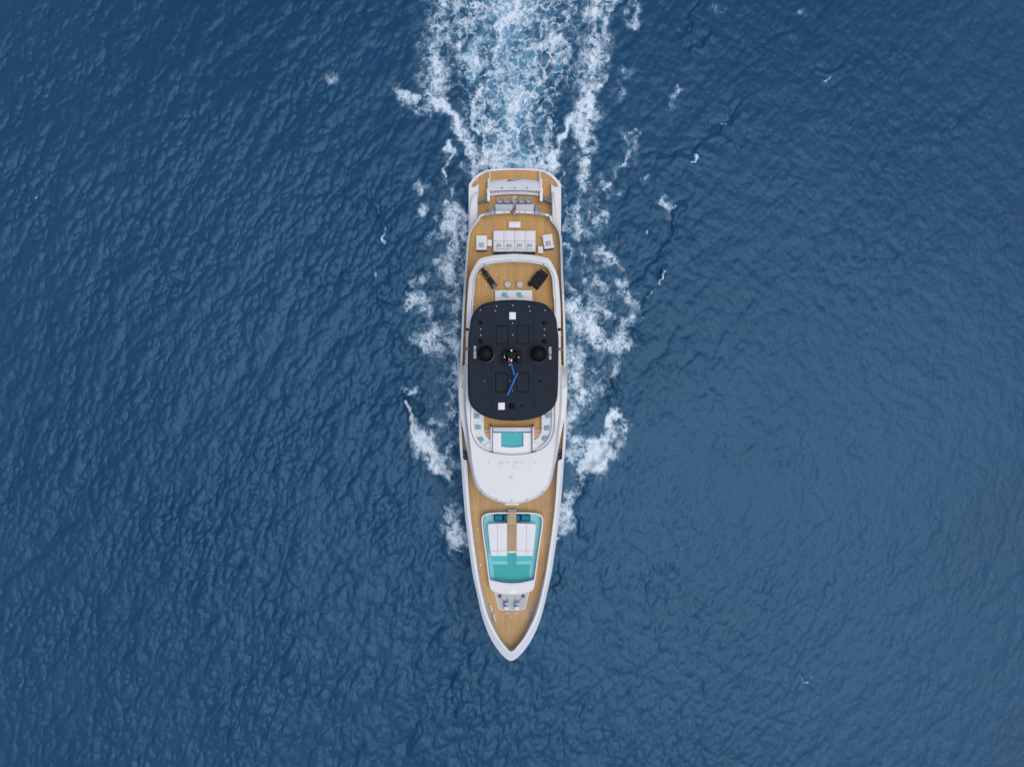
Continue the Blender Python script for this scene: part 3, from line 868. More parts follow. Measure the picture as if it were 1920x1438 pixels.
# saloon front wall under the overhang
g = G(); pts = [Q(h, 411 + abs(h) * 0.05, MD) for h in np.linspace(-66, 66, 12)]
vs = []
for p in pts: vs += [p, (p[0], p[1], 4.95)]
g.add(vs, [(2*i, 2*i+1, 2*i+3, 2*i+2) for i in range(11)]); part('saloon_glass_wall', g, GLASSD)
# wing bulwarks beside the aft deck
for s in (-1, 1):
    poly = [(86.7, 351), (80, 351), (76.5, 350), (67.5, 344.6), (68.2, 360), (68.8, 385), (69.5, 440), (86.8, 445)]
    g = G().prism([Q(s * h, v, 3.3)[:2] for h, v in poly], 2.76, 3.35, bev=0.06)
    part('wing_bulwark', g, WHITE)
    poly = [(84.8, 392), (83.5, 380), (79, 368), (74, 361.5), (70, 358.5), (70, 440), (85, 445)]
    g = G().prism([Q(s * h, v, 3.9)[:2] for h, v in poly], 3.3, 3.92, bev=0.16)
    part('raised_coaming', g, WHITE)
    g = G().tube([Q(s * 78.5, 350.5, 3.3), Q(s * 72, 347.2, 3.7), Q(s * 67.6, 344.2, 3.75)], 0.045); part('fairlead_rail', g, CHROME)
    # gate between wing and transom block
    g = G(); A = Q(s * 50.5, 368.5, 3.75); B = Q(s * 69, 375.5, 3.75)
    g.tube([A, B], 0.055); g.tube([(A[0], A[1] - .35, 3.75), (B[0], B[1] - .35, 3.75)], 0.055)
    g.box(((A[0]+B[0])/2, (A[1]+B[1])/2 - .17, 3.3), (abs(B[0]-A[0]), .08, .9), rz=math.atan2(B[1]-A[1], B[0]-A[0]) if B[0] > A[0] else math.atan2(A[1]-B[1], A[0]-B[0]))
    part('boarding_gate', g, STEELD)
    # long thin rails from stern to transom block
    g = G(); g.tube([Q(s * 47, 319.2, 3.5), Q(s * 47, 356, 3.9)], 0.055)
    for v in (320, 332, 345): g.tube([Q(s * 47, v, MD), Q(s * 47, v, 3.5)], 0.03)
    part('stern_rail', g, WHITE2)
    # passerelle / platform hatch joint lines and hawse plates
    g = G(); p = Q(s * 56.5, 321.4, MD + .12); g.box(p, (.62, .16, .03), rz=-s * 0.5); part('hawse_plate', g, CHROME)
# transom block with sofa behind it
tb = [(-49, 340.5), (-30, 337.6), (0, 335.8), (30, 337.6), (49, 340.5), (49.4, 357), (30, 355), (0, 354), (-30, 355), (-49.4, 357)]
g = G(); vs = []
hs = np.linspace(-49, 49, 15)
for h in hs:
    va = 335.8 + 4.7 * (h / 49) ** 2
    vs += [Q(h, va, 3.0), Q(h, va + 0.6, 3.15), Q(h, 347, 3.55), Q(h, 356.2 + 2.2 * (h / 49) ** 2 - 1.5, 3.85)]
fs = [(4*i + j, 4*i + j + 1, 4*i + j + 5, 4*i + j + 4) for i in range(14) for j in range(3)]
g.add(vs, fs); g.add([Q(h, 335.8 + 4.7 * (h / 49) ** 2, z) for h in hs for z in (2.79, 3.0)], [(2*i, 2*i+1, 2*i+3, 2*i+2) for i in range(14)])
part('transom_lid', g, WHITE2)
g = G(); g.tube([Q(h, 355.2 + 2.2 * (h / 49) ** 2, 3.98) for h in np.linspace(-51, 51, 15)], 0.10)
part('transom_rail', g, WHITE)
for h in (-23.5, 0, 23.5):
    g = G().lathe([(.05, 0), (.05, .16), (.09, .18), (.09, .24), (0, .25)], Q(h, 353.6, 3.88), 10); part('rail_post', g, STEELD)
g = G(); vs = []
for h in np.linspace(-46, 46, 13):
    c = 3.2 * (h / 46) ** 2
    vs += [Q(h, 356.5 + c, 3.75), Q(h, 358.2 + c, 3.65), Q(h, 359.2 + c, 3.3), Q(h, 364.2 + c, 3.26), Q(h, 364.8 + c, 3.15), Q(h, 364.8 + c, 2.79)]
g.add(vs, [(6*i + j, 6*i + j + 1, 6*i + j + 7, 6*i + j + 6) for i in range(12) for j in range(5)])
part('aft_bench', g, LILAC)
for s in (-1, 1):
    g = G(); c = Q(s * 49, 367.8, 3.4); g.box((c[0], c[1], 3.35), (.30, 1.3, 1.1), bev=.06)
    c = Q(s * 49.6, 359, 3.75); g.box((c[0], c[1], 3.4), (.34, .5, 1.1), bev=.06)
    part('bench_end_pillar', g, WHITE2)
    part('side_panel', G().box((Q(s * 49.6, 350, 3.4)[0], Q(s * 49.6, 347, 3.4)[1], 3.2), (.14, 1.2, .85), bev=.03), WHITE2)
# emblem and name on the transom lid
p = Q(-8.5, 338.3, 3.3)
g = G().prism([(p[0] - .38, p[1] - .10), (p[0] - .25, p[1] - .02), (p[0] - .2, p[1] + .08), (p[0] + .12, p[1] + .08), (p[0] + .24, p[1] + .0), (p[0] + .72, p[1] + .0), (p[0] + .35, p[1] - .07), (p[0] - .1, p[1] - .06), (p[0] - .3, p[1] - .15)], 3.285, 3.31)
for k in range(7): part('stern_letter', G().box((p[0] + .36 + k * .115, p[1] + .085 - k * k * .0012, 3.27), (.07, .05, .02)), BROWN)
part('stern_emblem', g, BROWN)

def text_obj(name, body, size, loc, rz, m, parent=None, extrude=0.004, rx=0.0, bold=0.0, sx=1.0):
    cu = bpy.data.curves.new(name, 'FONT'); cu.body = body; cu.size = size; cu.extrude = extrude
    cu.align_x = 'CENTER'; cu.align_y = 'CENTER'; cu.offset = bold
    t = bpy.data.objects.new(name, cu); col.objects.link(t)
    dg = bpy.context.evaluated_depsgraph_get(); me_ = bpy.data.meshes.new_from_object(t.evaluated_get(dg))
    bpy.data.objects.remove(t)
    me_.name = name; me_.materials.clear(); me_.materials.append(m)
    t = bpy.data.objects.new(name, me_); col.objects.link(t)
    t.location = loc; t.rotation_euler = (rx, 0, rz); t.scale = (sx, 1, 1); t.parent = parent or yacht
    return t
# --- superstructure shell: outer edge / groove / crest / inner edge of the open sun deck
SR2 = [  # O hw,v  G hw,v  C hw,v  I hw,v
 (0,476, 0,480, 0,485, 0,489.8), (30,478, 29.5,482, 29,486.5, 28.5,491.5), (54,482, 52,485.5, 49.5,490, 46,494.5), (65,485.8, 62.5,489, 59.5,493, 58.5,498),
 (70.5,493, 67.5,495, 64,498, 62.5,501.5), (76,503, 72.5,504, 68.3,505, 66.8,507), (80.5,513, 76.5,513, 71.8,513, 70.2,514), (83.5,524, 79.2,524, 74.6,523, 73,524),
 (86,548, 81.5,548, 76.8,548, 74.6,548), (88.3,590, 84,590, 79.3,590, 76.5,575), (89,650, 85.5,650, 82,650, 77.5,650),
 (90,683, 87,683, 84,683, 78,690), (101.4,690.5, 93,691, 87.5,691, 78.5,700), (101.8,740, 92.8,740, 88,740, 79,740),
 (98.6,776, 91.0,776, 86.5,776, 79,770), (96,790, 90,790, 84.8,790, 79,790), (91.5,811, 87.3,811, 82.2,810, 78,806),
 (86.7,838, 84,838, 79,834, 73.5,820), (83,860, 81,860, 76.5,856, 65,834), (80.3,870, 78.3,870, 75,867, 52,843),
 (75.7,891.5, 73.9,891, 71,889, 38,848.4), (69,911, 67,910, 64,907.5, 26,850.5), (59.3,923, 57.5,921.8, 55,919.5, 16,851.8), (44.5,933.5, 43,932, 41,930, 8,852.4),
 (27,940.5, 26,939, 24.5,937, 4,852.5), (11,944.2, 11,942.8, 10,941, 2,852.5), (0,945.2, 0,943.8, 0,942, 0,852.5)]
S2 = pchip(SR2, 4)
zo = lambda v: float(np.interp(v, [476, 684, 740, 870, 945], [8.6, 8.6, 7.0, 7.9, 8.05]))
zg = lambda v: float(np.interp(v, [476, 684, 691, 790, 860, 945], [8.72, 8.72, 7.25, 7.3, 8.15, 8.28]))
zc = lambda v: float(np.interp(v, [476, 800, 880, 945], [8.8, 8.8, 8.46, 8.42]))
O2 = full(S2[:, 0:2], zo); G2 = full(S2[:, 2:4], zg); C2_ = full(S2[:, 4:6], zc)
I2 = full(S2[:, 6:8], lambda v: float(np.interp(v, [790, 852], [8.8, 8.56])))
mids = [[(p[0] * (1 - t) + q[0] * t, p[1] * (1 - t) + q[1] * t, p[2] + (q[2] - p[2]) * math.sin(t * math.pi / 2)) for p, q in zip(C2_, I2)] for t in (.08, .2, .35, .5, .65, .8, .92)]
SD = 7.8
I3 = full(S2[:, 6:8], SD - 0.02)
I2 = [(a[0], a[1], a[2]) for a in I2]
I3 = [(a[0], a[1], SD - .02) for a in I2]
O3 = [(p[0] * .992, p[1], min(p[2] - .22, 7.1)) for p in O2]
o = part('superstructure', strip([O3, O2, G2, C2_] + mids + [I2, I3]), WHITE)
o.data.set_sharp_from_angle(angle=R(28))
# dark seam along the inner coaming edge and the handrail above it
def ring_tube(hwv, z, r, m, name, a=0, b=None):
    pts = [Q(h, v, z) for h, v in hwv]
    g = G().tube(pts, r, 6); return part(name, g, m)
Ih = S2[:, 6:8]
inn = [(h - 0.6 if h > 3 else h, v + (1.0 if v < 500 else 0)) for h, v in Ih]
for s in (-1, 1):
    ring_tube([(s * (h - .5), v + (.9 if v < 500 else 0)) for h, v in Ih if v < 566], 8.92, .028, CHROME, 'coaming_handrail')
    ring_tube([(s * (h + 2.4), v - (2.4 if v < 500 else .8)) for h, v in Ih if v < 600], 8.815, .022, STEELD, 'coaming_seam')
    ring_tube([(s * (h), v) for h, v in Ih if 740 < v], 8.82 if s else 8.8, .035, STEELD, 'coaming_trim')
# house walls below
ho = [(p[0] * .93, p[1] + (.5 if p[1] < -8 else -.4), min(p[2] - .4, 7.0)) for p in O2]
lo_ = [(p[0], p[1], DECK - .03) for p in ho]
md1 = [(p[0], p[1], 5.75) for p in ho]; md2 = [(p[0], p[1], 6.75) for p in ho]
part('house_wall', strip([lo_, md1]), WHITE2); part('house_window_band', strip([md1, md2]), GLASSD)
part('house_wall', strip([md2, [(p[0], p[1], 6.7 if p[2] < 6.7 else p[2]) for p in ho], [(a[0], a[1], a[2] + .02) for a in O3]]), WHITE2)
# vents, slits and green grilles on the shell
for s in (-1, 1):
    for v in (545, 551, 557, 563, 570, 577):
        h = float(np.interp(v, S2[:, 1], S2[:, 0])); p = Q(s * (h - .9), v, 7.25)
        part('vent_slot', G().box((p[0], p[1], 7.24), (.10, .20, .12), rz=-s * .25), RUBBER)
    for k, v in enumerate((707, 712, 717, 722, 727)):
        p = Q(s * 94.2, v, 7.2); part('vent_grille', G().box((p[0], p[1], 7.26), (.08, .22, .06)), GREEN)
    for v in (628, 656, 677):
        p = Q(s * 87, v, 7.6); part('panel_joint', G().box((p[0], p[1], 7.93), (.55, .025, .02)), LILAC)
    # blue glazed panels on the side deck and white deck filler ahead of them
    p = Q(s * 88.3, 852.3, DECK + .3)
    part('side_glazed_panel', G().box((p[0], p[1], DECK + .35), (.42, .82, .10), rz=s * .06, bev=.01), BLUET)
    for k in range(7):
        q = (p[0] + random.uniform(-.16, .16), p[1] + random.uniform(-.36, .36), DECK + .41)
        part('panel_stud', G().box(q, (.05, .04, .02)), CHROME)
# roof hatches, lamps, sensors
for v0, h0, h1 in ((865.8, -24.4, -4.1), (865.8, 1.5, 22.8)):
    a = Q(h0, 865.8, 8.62); b = Q(h1, 880.5, 8.62)
    c = ((a[0] + b[0]) / 2, (a[1] + b[1]) / 2, 8.56)
    fr_ = part('roof_hatch', G().box(c, (b[0] - a[0], a[1] - b[1], .10), bev=.02), WHITE)
    part('hatch_gasket', G().box((c[0], c[1], c[2] - .01), (b[0] - a[0] + .05, a[1] - b[1] + .05, .07)), LILAC)
    for q in (-.28, .25): part('hatch_hinge', G().box((c[0] + q, a[1] - .1, 8.625), (.09, .06, .03)), STEELD)
for px, py in ((901.9, 921), (930.6, 935.7), (959.3, 939), (988.6, 936.5), (1017.2, 922), (917.4, 866.6), (1002.7, 866.8), (959.6, 894.9)):
    part('roof_light', G().lathe([(.06, 0), (.06, .06), (.03, .09), (0, .09)], P(px, py, 8.44 if py > 900 else 8.50), 8), STEELD)
part('roof_antenna_base', G().lathe([(.30, 0), (.30, .03), (.26, .05), (0, .05)], P(959.6, 894.9, 8.50), 20), WHITE)
a = P(995.3, 850, 8.6); g = G().box((a[0], a[1] - .8, 8.565), (.025, 1.6, .05)); part('roof_joint', g, LILAC)
part('roof_step', G().box((P(960, 945.3, 7.6)[0], P(960, 944.3, 7.6)[1], 7.65), (1.35, .25, .12), bev=.03), WHITE)

# --- sun deck
sd_rows = [(2, 488.5), (28.5, 490), (46, 493.3), (60, 497.5), (64, 501), (68, 506.5), (71.5, 513.5), (74, 523.5), (75.5, 548), (77.5, 575), (78.6, 640), (79.2, 700), (79.6, 770), (79.6, 790), (78.6, 806), (74.2, 820), (66, 834), (53, 843), (39, 848.4), (26, 850.5), (3, 852.5)]
deck_sheet('sun_deck_planking', sd_rows, SD, TEAK)
for s in (-1, 1):    # stanchion sockets in the aft corners
    p = Q(s * 54.8, 497.4, 8.6); part('corner_socket', G().lathe([(.13, 0), (.13, .10), (.10, .12), (0, .12)], (p[0], p[1], 8.78), 12), WHITE)
    part('socket_cap', G().lathe([(.07, 0), (.07, .03), (0, .03)], (p[0], p[1], 8.905), 10), RUBBER)
# aft sofa on the sun deck (built in)
a = P(927.9, 543.9, 8.25); b = P(998.2, 570, 8.25)
c = ((a[0] + b[0]) / 2, (a[1] + b[1]) / 2)
part('sun_deck_bench', G().box((c[0], c[1], 8.02), (b[0] - a[0], a[1] - b[1], .44), bev=.10), FABW)
part('bench_seam', G().box((P(951.2, 550, 8.25)[0], a[1] - .5, 8.245), (.02, 1.0, .012)), STEELD)

# forward lounge: U-shaped settee
SE_o = [(72.5, 752), (73, 775), (73, 795), (71.5, 808), (67.5, 820), (60, 831), (48, 839.5), (40, 842.5)]
SE_i = [(53.8, 752), (53.8, 775), (53.8, 795), (53.4, 806), (51.5, 814), (47.5, 820), (42.5, 824), (38.5, 826)]
for s in (-1, 1):
    so_ = spline(SE_o, 4); si_ = spline(SE_i, 4); sb_ = [(h + (79 - 72.8) * .98 * (1 if h > 60 else .75), v + (0 if v < 806 else 3.0 * min(1, (v - 806) / 25))) for h, v in so_]
    def w(c, z): return [Q(s * h, v, z) for h, v in c]
    g = strip([w(si_, SD), w(si_, SD + .40), [tuple(p * .94 + q * .06 for p, q in zip(x, y)) for x, y in zip(w(si_, SD + .46), w(so_, SD + .46))], w(so_, SD + .46)], closed=False)
    part('settee_seat', g, FABRIC)
    g = strip([w(so_, SD + .44), w([(h + .5, v) for h, v in so_], SD + .80), w(sb_, SD + .86)], closed=False)
    part('settee_backrest', g, WHITE2)
    for v in (777.5, 800.8):
        part('settee_seam', G().box((Q(s * 63.2, v, 8.27)[0], Q(s * 63.2, v, 8.27)[1], SD + .463), (.95, .014, .01)), STEELD)
    # round side pedestal
    p = Q(s * 44, 843, 8.5); part('side_pedestal', G().lathe([(.42, 0), (.42, .55), (.38, .60), (0, .60)], (p[0], p[1] + .25, SD), 24), WHITE)
# jacuzzi plinth
def quadprism(px0, py0, px1, py1, z0, z1, bev=.03):
    a = P(px0, py0, z1); b = P(px1, py1, z1)
    return G().box(((a[0] + b[0]) / 2, (a[1] + b[1]) / 2, (z0 + z1) / 2), (abs(b[0] - a[0]), abs(a[1] - b[1]), z1 - z0), bev=bev)
pad = [(939.6, 811.4), (923.9, 811.4), (923.9, 847.6), (935, 850.6), (948, 852.4), (960, 853.0), (972, 852.5), (985, 850.8), (996.6, 848.2), (996.6, 811.4), (981.2, 811.4), (981.2, 836.5), (974, 838), (960.5, 838.8), (947, 838), (939.6, 836.5)]
JZ = SD + .62
g = G().prism([P(x, y, JZ)[:2] for x, y in pad], SD, JZ, bev=.04); part('jacuzzi_sunpad', g, WHITE2)
part('jacuzzi_basin', quadprism(939.2, 809.5, 981.6, 839.5, SD + .01, SD + .30, 0), TILE_J)
part('jacuzzi_step', quadprism(923.9, 809.3, 996.6, 813.2, SD + .02, SD + .34, 0), TILE_J)
part('jacuzzi_water', quadprism(939.8, 811.2, 981.0, 838.2, SD + .50, SD + .53, 0), POOLW)
for x in (947.5, 974.2):
    part('jacuzzi_jet', G().lathe([(.07, 0), (.07, .05), (.03, .06), (0, .06)], P(x, 813.3, SD + .31), 10), STEELD)
g = G()
a = P(924, 801, SD + .75); b = P(996.6, 809.3, SD + .75)
for i in range(4):
    yy = a[1] + (b[1] - a[1]) * (i + .5) / 4
    part('grating_slat', G().box(((a[0] + b[0]) / 2, yy, SD + .72), (b[0] - a[0], .085, .06), bev=.01), LILAC)
part('grating_tray', G().box(((a[0] + b[0]) / 2, (a[1] + b[1]) / 2, SD + .36), (b[0] - a[0] - .02, a[1] - b[1], .66)), WHITE2)
nm_ = quadprism(947.5, 803.3, 973.5, 806.8, SD + .70, SD + .765, .01); part('name_plate', nm_, WHITE)
p = P(960, 805, SD + .77); part('plate_mark', G().box(p, (.75, .045, .01)).box((p[0] - .5, p[1], p[2]), (.07, .05, .01)).box((p[0] + .5, p[1], p[2]), (.07, .05, .01)), STEELD)
for s, x0, x1, xr in ((-1, 919.4, 923, 923.5), (1, 998.3, 1001.9, 996.9)):
    part('jacuzzi_side_wall', quadprism(x0, 800.2, x1, 845.5, SD, SD + .80, .05), WHITE)
    g = G(); a = P(xr, 800.5, SD + .95); b = P(xr, 849.2, SD + .95)
    g.tube([a, b], .035)
    for q in (0, .33, .66, 1): g.tube([(a[0], a[1] + (b[1] - a[1]) * q, SD + .5), (a[0], a[1] + (b[1] - a[1]) * q, SD + .95)], .02)
    part('jacuzzi_rail', g, STEELD)
    p = P(xr - s * -1.2 - (2.2 if s < 0 else -1.6), 797.5, SD + .9); part('rail_foot', G().box((p[0], p[1], SD + .5), (.09, .16, 1.0), bev=.02), RUBBER)
a = P(923.5, 800.7, SD + .95); b = P(996.9, 800.9, SD + .95); part('jacuzzi_rail', G().tube([a, b], .03), STEELD)
a = P(923.5, 809.5, SD + .7); b = P(996.9, 809.7, SD + .7); part('jacuzzi_rail', G().tube([a, b], .03), STEELD)
for s in (-1, 1):   # teak steps beside the jacuzzi
    x0, x1 = (907.6, 919.3) if s < 0 else (1002, 1014.6)
    part('teak_step', quadprism(x0, 804.8, x1, 812.2, SD, SD + .16, .01), TEAKW)
    part('teak_step', quadprism(x0 + (2 if s < 0 else 0), 812.3, x1 - (2 if s > 0 else 0), 824, SD, SD + .30, .01), TEAKW)

# --- hardtop
HT = [(0,562.2),(20,562.9),(36.5,564.8),(50,567.6),(59,570.8),(65.5,575.4),(71,581.6),(77.5,591),(81,603),(82.3,616),(84,626),(85,640),(85.2,690),(84.2,737),(80.5,756),(73,766.8),(58.5,777.6),(40,784.6),(18,788.3),(0,789)]
def inset(half, dh, dv_a, dv_f):
    out = []
    for h, v in half:
        k = h / 85
        vv = v + dv_a * math.sqrt(max(0, 1 - (min(h, 80) / 80) ** 2)) * (1 if v < 640 else 0) - dv_f * math.sqrt(max(0, 1 - (min(h, 80) / 80) ** 2)) * (1 if v > 640 else 0)
        out.append((max(h - dh * min(1, (h / 60)), 0), vv))
    return out
H0 = pchip(HT, 5)
def hloop(rows, z): return full(rows, z)
HZ = 10.45
top_rows = inset(H0, 4.2, 5.5, 4.5)
hb = hloop(H0, HZ - .18); h1_ = hloop(H0, HZ); h2_ = hloop(inset(H0, 3.2, 4.0, 3.4), HZ + .10)
hd = hloop(inset(H0, 3, 3, 3), HZ - .32)
hard = part('hardtop', strip([hd, hb, h1_, h2_]), BLACK)
g = G(); tl = hloop(top_rows, HZ + .13)
g.add(h2_ + tl, [(j, (j + 1) % len(tl), len(tl) + (j + 1) % len(tl), len(tl) + j) for j in range(len(tl))])
g.prism([p[:2] for p in tl], HZ + .08, HZ + .135)
part('hardtop_panel', g, SLATE, hard)
g = G().prism([p[:2] for p in hd], HZ - .34, HZ - .30); part('hardtop_ceiling', g, WHITE2, hard)
for s in (-1, 1):
    for v in (600, 750):
        p = Q(s * 74, v, 9); part('hardtop_pillar', G().box((p[0], p[1], 9.0), (.25, .8, 2.5), bev=.05), WHITE)
    for v in (612, 654):
        p = Q(s * 84.6, v + (6 if v < 620 else 1), HZ)
        part('hardtop_camera', G().box((p[0] + s * .06, p[1], HZ - .02), (.26, .24, .2), bev=.05).tube([(p[0] - .1, p[1] + .14, HZ), (p[0] + s * .2, p[1] + .1, HZ + .02), (p[0] + s * .22, p[1] - .1, HZ)], .02), BLACK if v > 620 else DOME, hard)
    # seams
    x = 921.3 if s < 0 else 999.7
    for v0, v1 in ((576, 652), (684, 772)):
        a = P(x, v0, HZ + .14); b = P(x, v1, HZ + .14)
        part('hardtop_seam', G().box((a[0], (a[1] + b[1]) / 2, HZ + .139), (.03, a[1] - b[1], .012)), MATTBLK, hard)
    x = 928.5 if s < 0 else 993.5
# skylights (recessed dark frames with panes)
for x0, y0, x1, y1 in ((929.7, 609.4, 953.3, 646), (968.6, 609.4, 992.5, 646), (928.5, 699, 952.4, 735.7), (968, 699, 992.2, 735.7)):
    a = P(x0, y0, HZ + .15); b = P(x1, y1, HZ + .15); cx_, cy_ = (a[0] + b[0]) / 2, (a[1] + b[1]) / 2; W, Hh = b[0] - a[0], a[1] - b[1]
    g = G()
    for q in (-1, 1):
        g.box((cx_ + q * (W / 2 - .05), cy_, HZ + .15), (.10, Hh, .05), bev=.015)
        g.box((cx_, cy_ + q * (Hh / 2 - .05), HZ + .15), (W - .2, .10, .05), bev=.015)
    sk = part('skylight_frame', g, MATTBLK, hard)
    part('skylight_pane', G().box((cx_, cy_, HZ + .142), (W - .2, Hh - .2, .016)), SLATE, sk)
    if y0 > 690:
        for q in (-.26, .26): part('skylight_catch', G().lathe([(.12, 0), (.12, .02), (0, .02)], (cx_ + q, cy_ + Hh / 2 - .28, HZ + .15), 14), SLATE, sk)
# white square pads
for x0, y0, x1, y1 in ((955, 585.4, 967, 599), (934.2, 754.9, 946.5, 768.1)):
    a = P(x0, y0, HZ + .2); b = P(x1, y1, HZ + .2)
    part('white_square_plate', G().box(((a[0] + b[0]) / 2, (a[1] + b[1]) / 2, HZ + .165), (b[0] - a[0], a[1] - b[1], .06), bev=.012), STONE, hard)
# satellite domes
for x, y in ((911.1, 663.6), (1009.9, 664.2)):
    p = P(x, y, HZ + .6)
    g = G().lathe([(.58, 0), (.62, .10), (.74, .28), (.76, .5), (.74, .72), (.66, .95), (.52, 1.12), (.34, 1.24), (.16, 1.30), (0, 1.31)], (p[0], p[1], HZ + .1), 40)
    dm = part('satellite_dome', g, DOME, hard)
    part('dome_base', G().lathe([(.80, 0), (.78, .08), (.6, .12), (0, .12)], (p[0], p[1], HZ + .1), 36), BLACK, dm)
sd0 = None
for x, y, r in ((901.3, 605.5, .17), (1020.5, 606, .17), (901, 639.6, .19), (1020.6, 640, .19), (959.6, 761.8, .27), (978.8, 761.2, .11), (1012, 714.8, .12)):
    p = P(x, y, HZ + .2)
    part('small_dome', G().lathe([(r, 0), (r, r * .4), (r * .85, r * .8), (r * .5, r * 1.1), (0, r * 1.2)], (p[0], p[1], HZ + .12), 20), DOME, hard)
for x, y in ((931, 574.1), (992, 574.6), (961.4, 572.6), (900.7, 581.4), (1022.2, 581.8), (928.8, 582.8), (993.5, 583), (961.2, 606.2), (961.1, 627.9), (901.3, 617.3), (901.3, 628.5), (1020.9, 617.9), (1020.7, 629), (956, 714.2), (960.5, 732), (908.7, 715)):
    p = P(x, y, HZ + .2)
    kn = part('deck_stud', G().lathe([(.045, 0), (.045, .05), (.02, .07), (0, .07)], (p[0], p[1], HZ + .13), 8), LAMP if y < 700 else CHROME, hard)
# registry numbers on the hardtop
def P3(x, y, z): return P(x, y, z)
text_obj('registry_number', 'IMO 1045730', .33, P(890.2, 660.2, HZ + .142), -math.pi / 2, LETTER, bold=.006, sx=.62)
text_obj('registry_number', 'IMO 1045730', .33, P(1032, 662.4, HZ + .142), math.pi / 2, LETTER, bold=.006, sx=.62)
# mast
mx_, my_ = P(959.3, 667, 11)[:2]
g = G().lathe([(.62, 0), (.60, .5), (.52, .9), (.40, 1.15), (0, 1.2)], (mx_, my_, HZ + .12), 28)
for s in (-1, 1): g.box((mx_ + s * .66, my_ - .1, HZ + .42), (.34, 1.15, .6), bev=.10)
mast = part('mast_pod', g, DOME, hard)
def ball(x, y, z, r, m, name='mast_light'):
    p = P(x, y, z); return part(name, G().lathe([(r * .6, 0), (r, r * .6), (r, r * 1.1), (r * .7, r * 1.7), (0, r * 2)], p, 12).tube([(p[0], p[1], p[2] - .5), p], .03), m, mast)
ball(958.8, 657.3, 12.0, .10, LAMP); ball(945.8, 666.0, 11.4, .055, CHROME); ball(946, 670, 11.5, .07, LAMP); ball(972.2, 670, 11.5, .065, LAMP); ball(955.3, 684.4, 11.2, .06, LAMP); ball(948, 672, 11.3, .05, BROWN)
p = P(958.8, 675.6, 12.1); part('mast_box', G().box(p, (.14, .19, .16), bev=.02), LAMP, mast)
p = P(954.5, 674, 12.0); part('mast_horn', G().tube([(p[0], p[1] + .12, p[2]), (p[0], p[1] - .08, p[2])], .025), LAMP, mast)
part('mast_arm', G().tube([P(948, 662, 11.9), P(972, 662, 11.9)], .035).tube([P(959, 655, 12.0), P(959, 680, 12.0)], .035), BLACK, mast)

fl = thing('red_pennant', 'small crumpled red pennant tied to the mast on the black hardtop', 'flag', P(955, 678, 11.9))
pillow_mesh(gp := G(), (0, 0, 0), .30, .22, .14, .3); obj('cloth', gp, RED, fl)
t1 = G().tube([P(957.8, 679.5, 11.5), P(961, 691, 11.3), P(964.8, 703.4, 11.2)], .085, 10)
e1 = thing('blue_sleeve_pole', 'short blue fabric-sleeved pole running forward from the mast', 'pole', P(961, 691, 11.2)); obj('sleeve', t1, BLUEP, e1, origin=P(961, 691, 11.2))
t2 = G().tube([P(970.9, 698.6, 11.45), P(961, 720, 11.3), P(951.4, 740.8, 11.2)], .095, 10)
e2 = thing('blue_sleeve_pole', 'long blue fabric-sleeved pole slanting across the forward part of the black hardtop', 'pole', P(961, 720, 11.2)); obj('sleeve', t2, BLUEP, e2, origin=P(961, 720, 11.2))
for e, pt in ((e1, P(964, 700, 11.2)), (e2, P(952.5, 738, 11.2)), (e2, P(969.5, 702, 11.4))):
    q = (pt[0] - e.location[0], pt[1] - e.location[1], 0)
    obj('foot', G().tube([(q[0], q[1], .0), (q[0], q[1], HZ + .13 - e.location[2])], .03), STEELD, e)

# --- foredeck pool
PO = [(0,959.8),(30,960.2),(45,961.6),(51,963.4),(56,967.4),(58.2,973.5),(57.6,985),(54.2,1010),(49.6,1045),(45.7,1075),(43.2,1092),(41.2,1101.5),(37.5,1107),(30,1110),(15,1113),(0,1114.2)]
PI_ = [(0,962.8),(30,963),(44,964.4),(49.5,966.2),(53.6,969.6),(55.4,975),(55,985),(51.6,1010),(47.4,1040),(44.4,1064),(42.6,1078),(41.6,1085.4),(41,1086.2),(30,1089.4),(15,1092),(0,1092.8)]
PZ = 5.98
po = pchip(PO, 5); pi = pchip(PI_, 5)
c0 = full(po, DECK); c1 = full(po, PZ - .05); c2 = full([(max(h - .5, 0), v + (.5 if v < 975 else 0)) for h, v in po], PZ); c3 = full(pi, PZ); c4 = full(pi, 5.3)
pool = part('pool_coaming', strip([c0, c1, c2, c3, c4]), WHITE)
part('pool_floor', G().prism([p[:2] for p in full([(h + .3, v) for h, v in pi], 5.5)], DECK + .01, 5.34), TILE_L, pool)
def polyp(pts, z0, z1, m, name, parent=None, bev=0):
    return part(name, G().prism([P(x, y, z1)[:2] for x, y in pts], z0, z1, bev=bev), m, parent)
polyp([(921, 1041), (951.2, 1041), (951.2, 1056.5), (923.2, 1057)], 5.34, 5.46, TILE_M, 'pool_ledge', pool)
polyp([(968, 1041), (998.4, 1041), (995.6, 1057), (968, 1056.5)], 5.34, 5.46, TILE_M, 'pool_ledge', pool)
polyp([(951.4, 1036), (967.8, 1036), (967.8, 1056.5), (994.6, 1057), (990.8, 1085.5), (975, 1087.6), (959.5, 1088.4), (943, 1087.6), (927.4, 1085.5), (923.8, 1057), (951.4, 1056.5)], 5.34, 5.37, TILE_D, 'pool_basin', pool)
polyp([(922.5, 1051), (951, 1052), (951, 1057.5), (923.2, 1057.8)], 5.35, 5.50, TILE_L, 'pool_step', pool)
polyp([(968.2, 1052), (996.5, 1051), (995.5, 1057.8), (968.2, 1057.5)], 5.35, 5.50, TILE_L, 'pool_step', pool)
for i in range(9):
    for x in (926 + i * 3, 970 + i * 2.9):
        pass
part('pool_water', G().prism([p[:2] for p in full(pi, 5.86)], 5.855, 5.862), POOLW, pool, smooth=False)
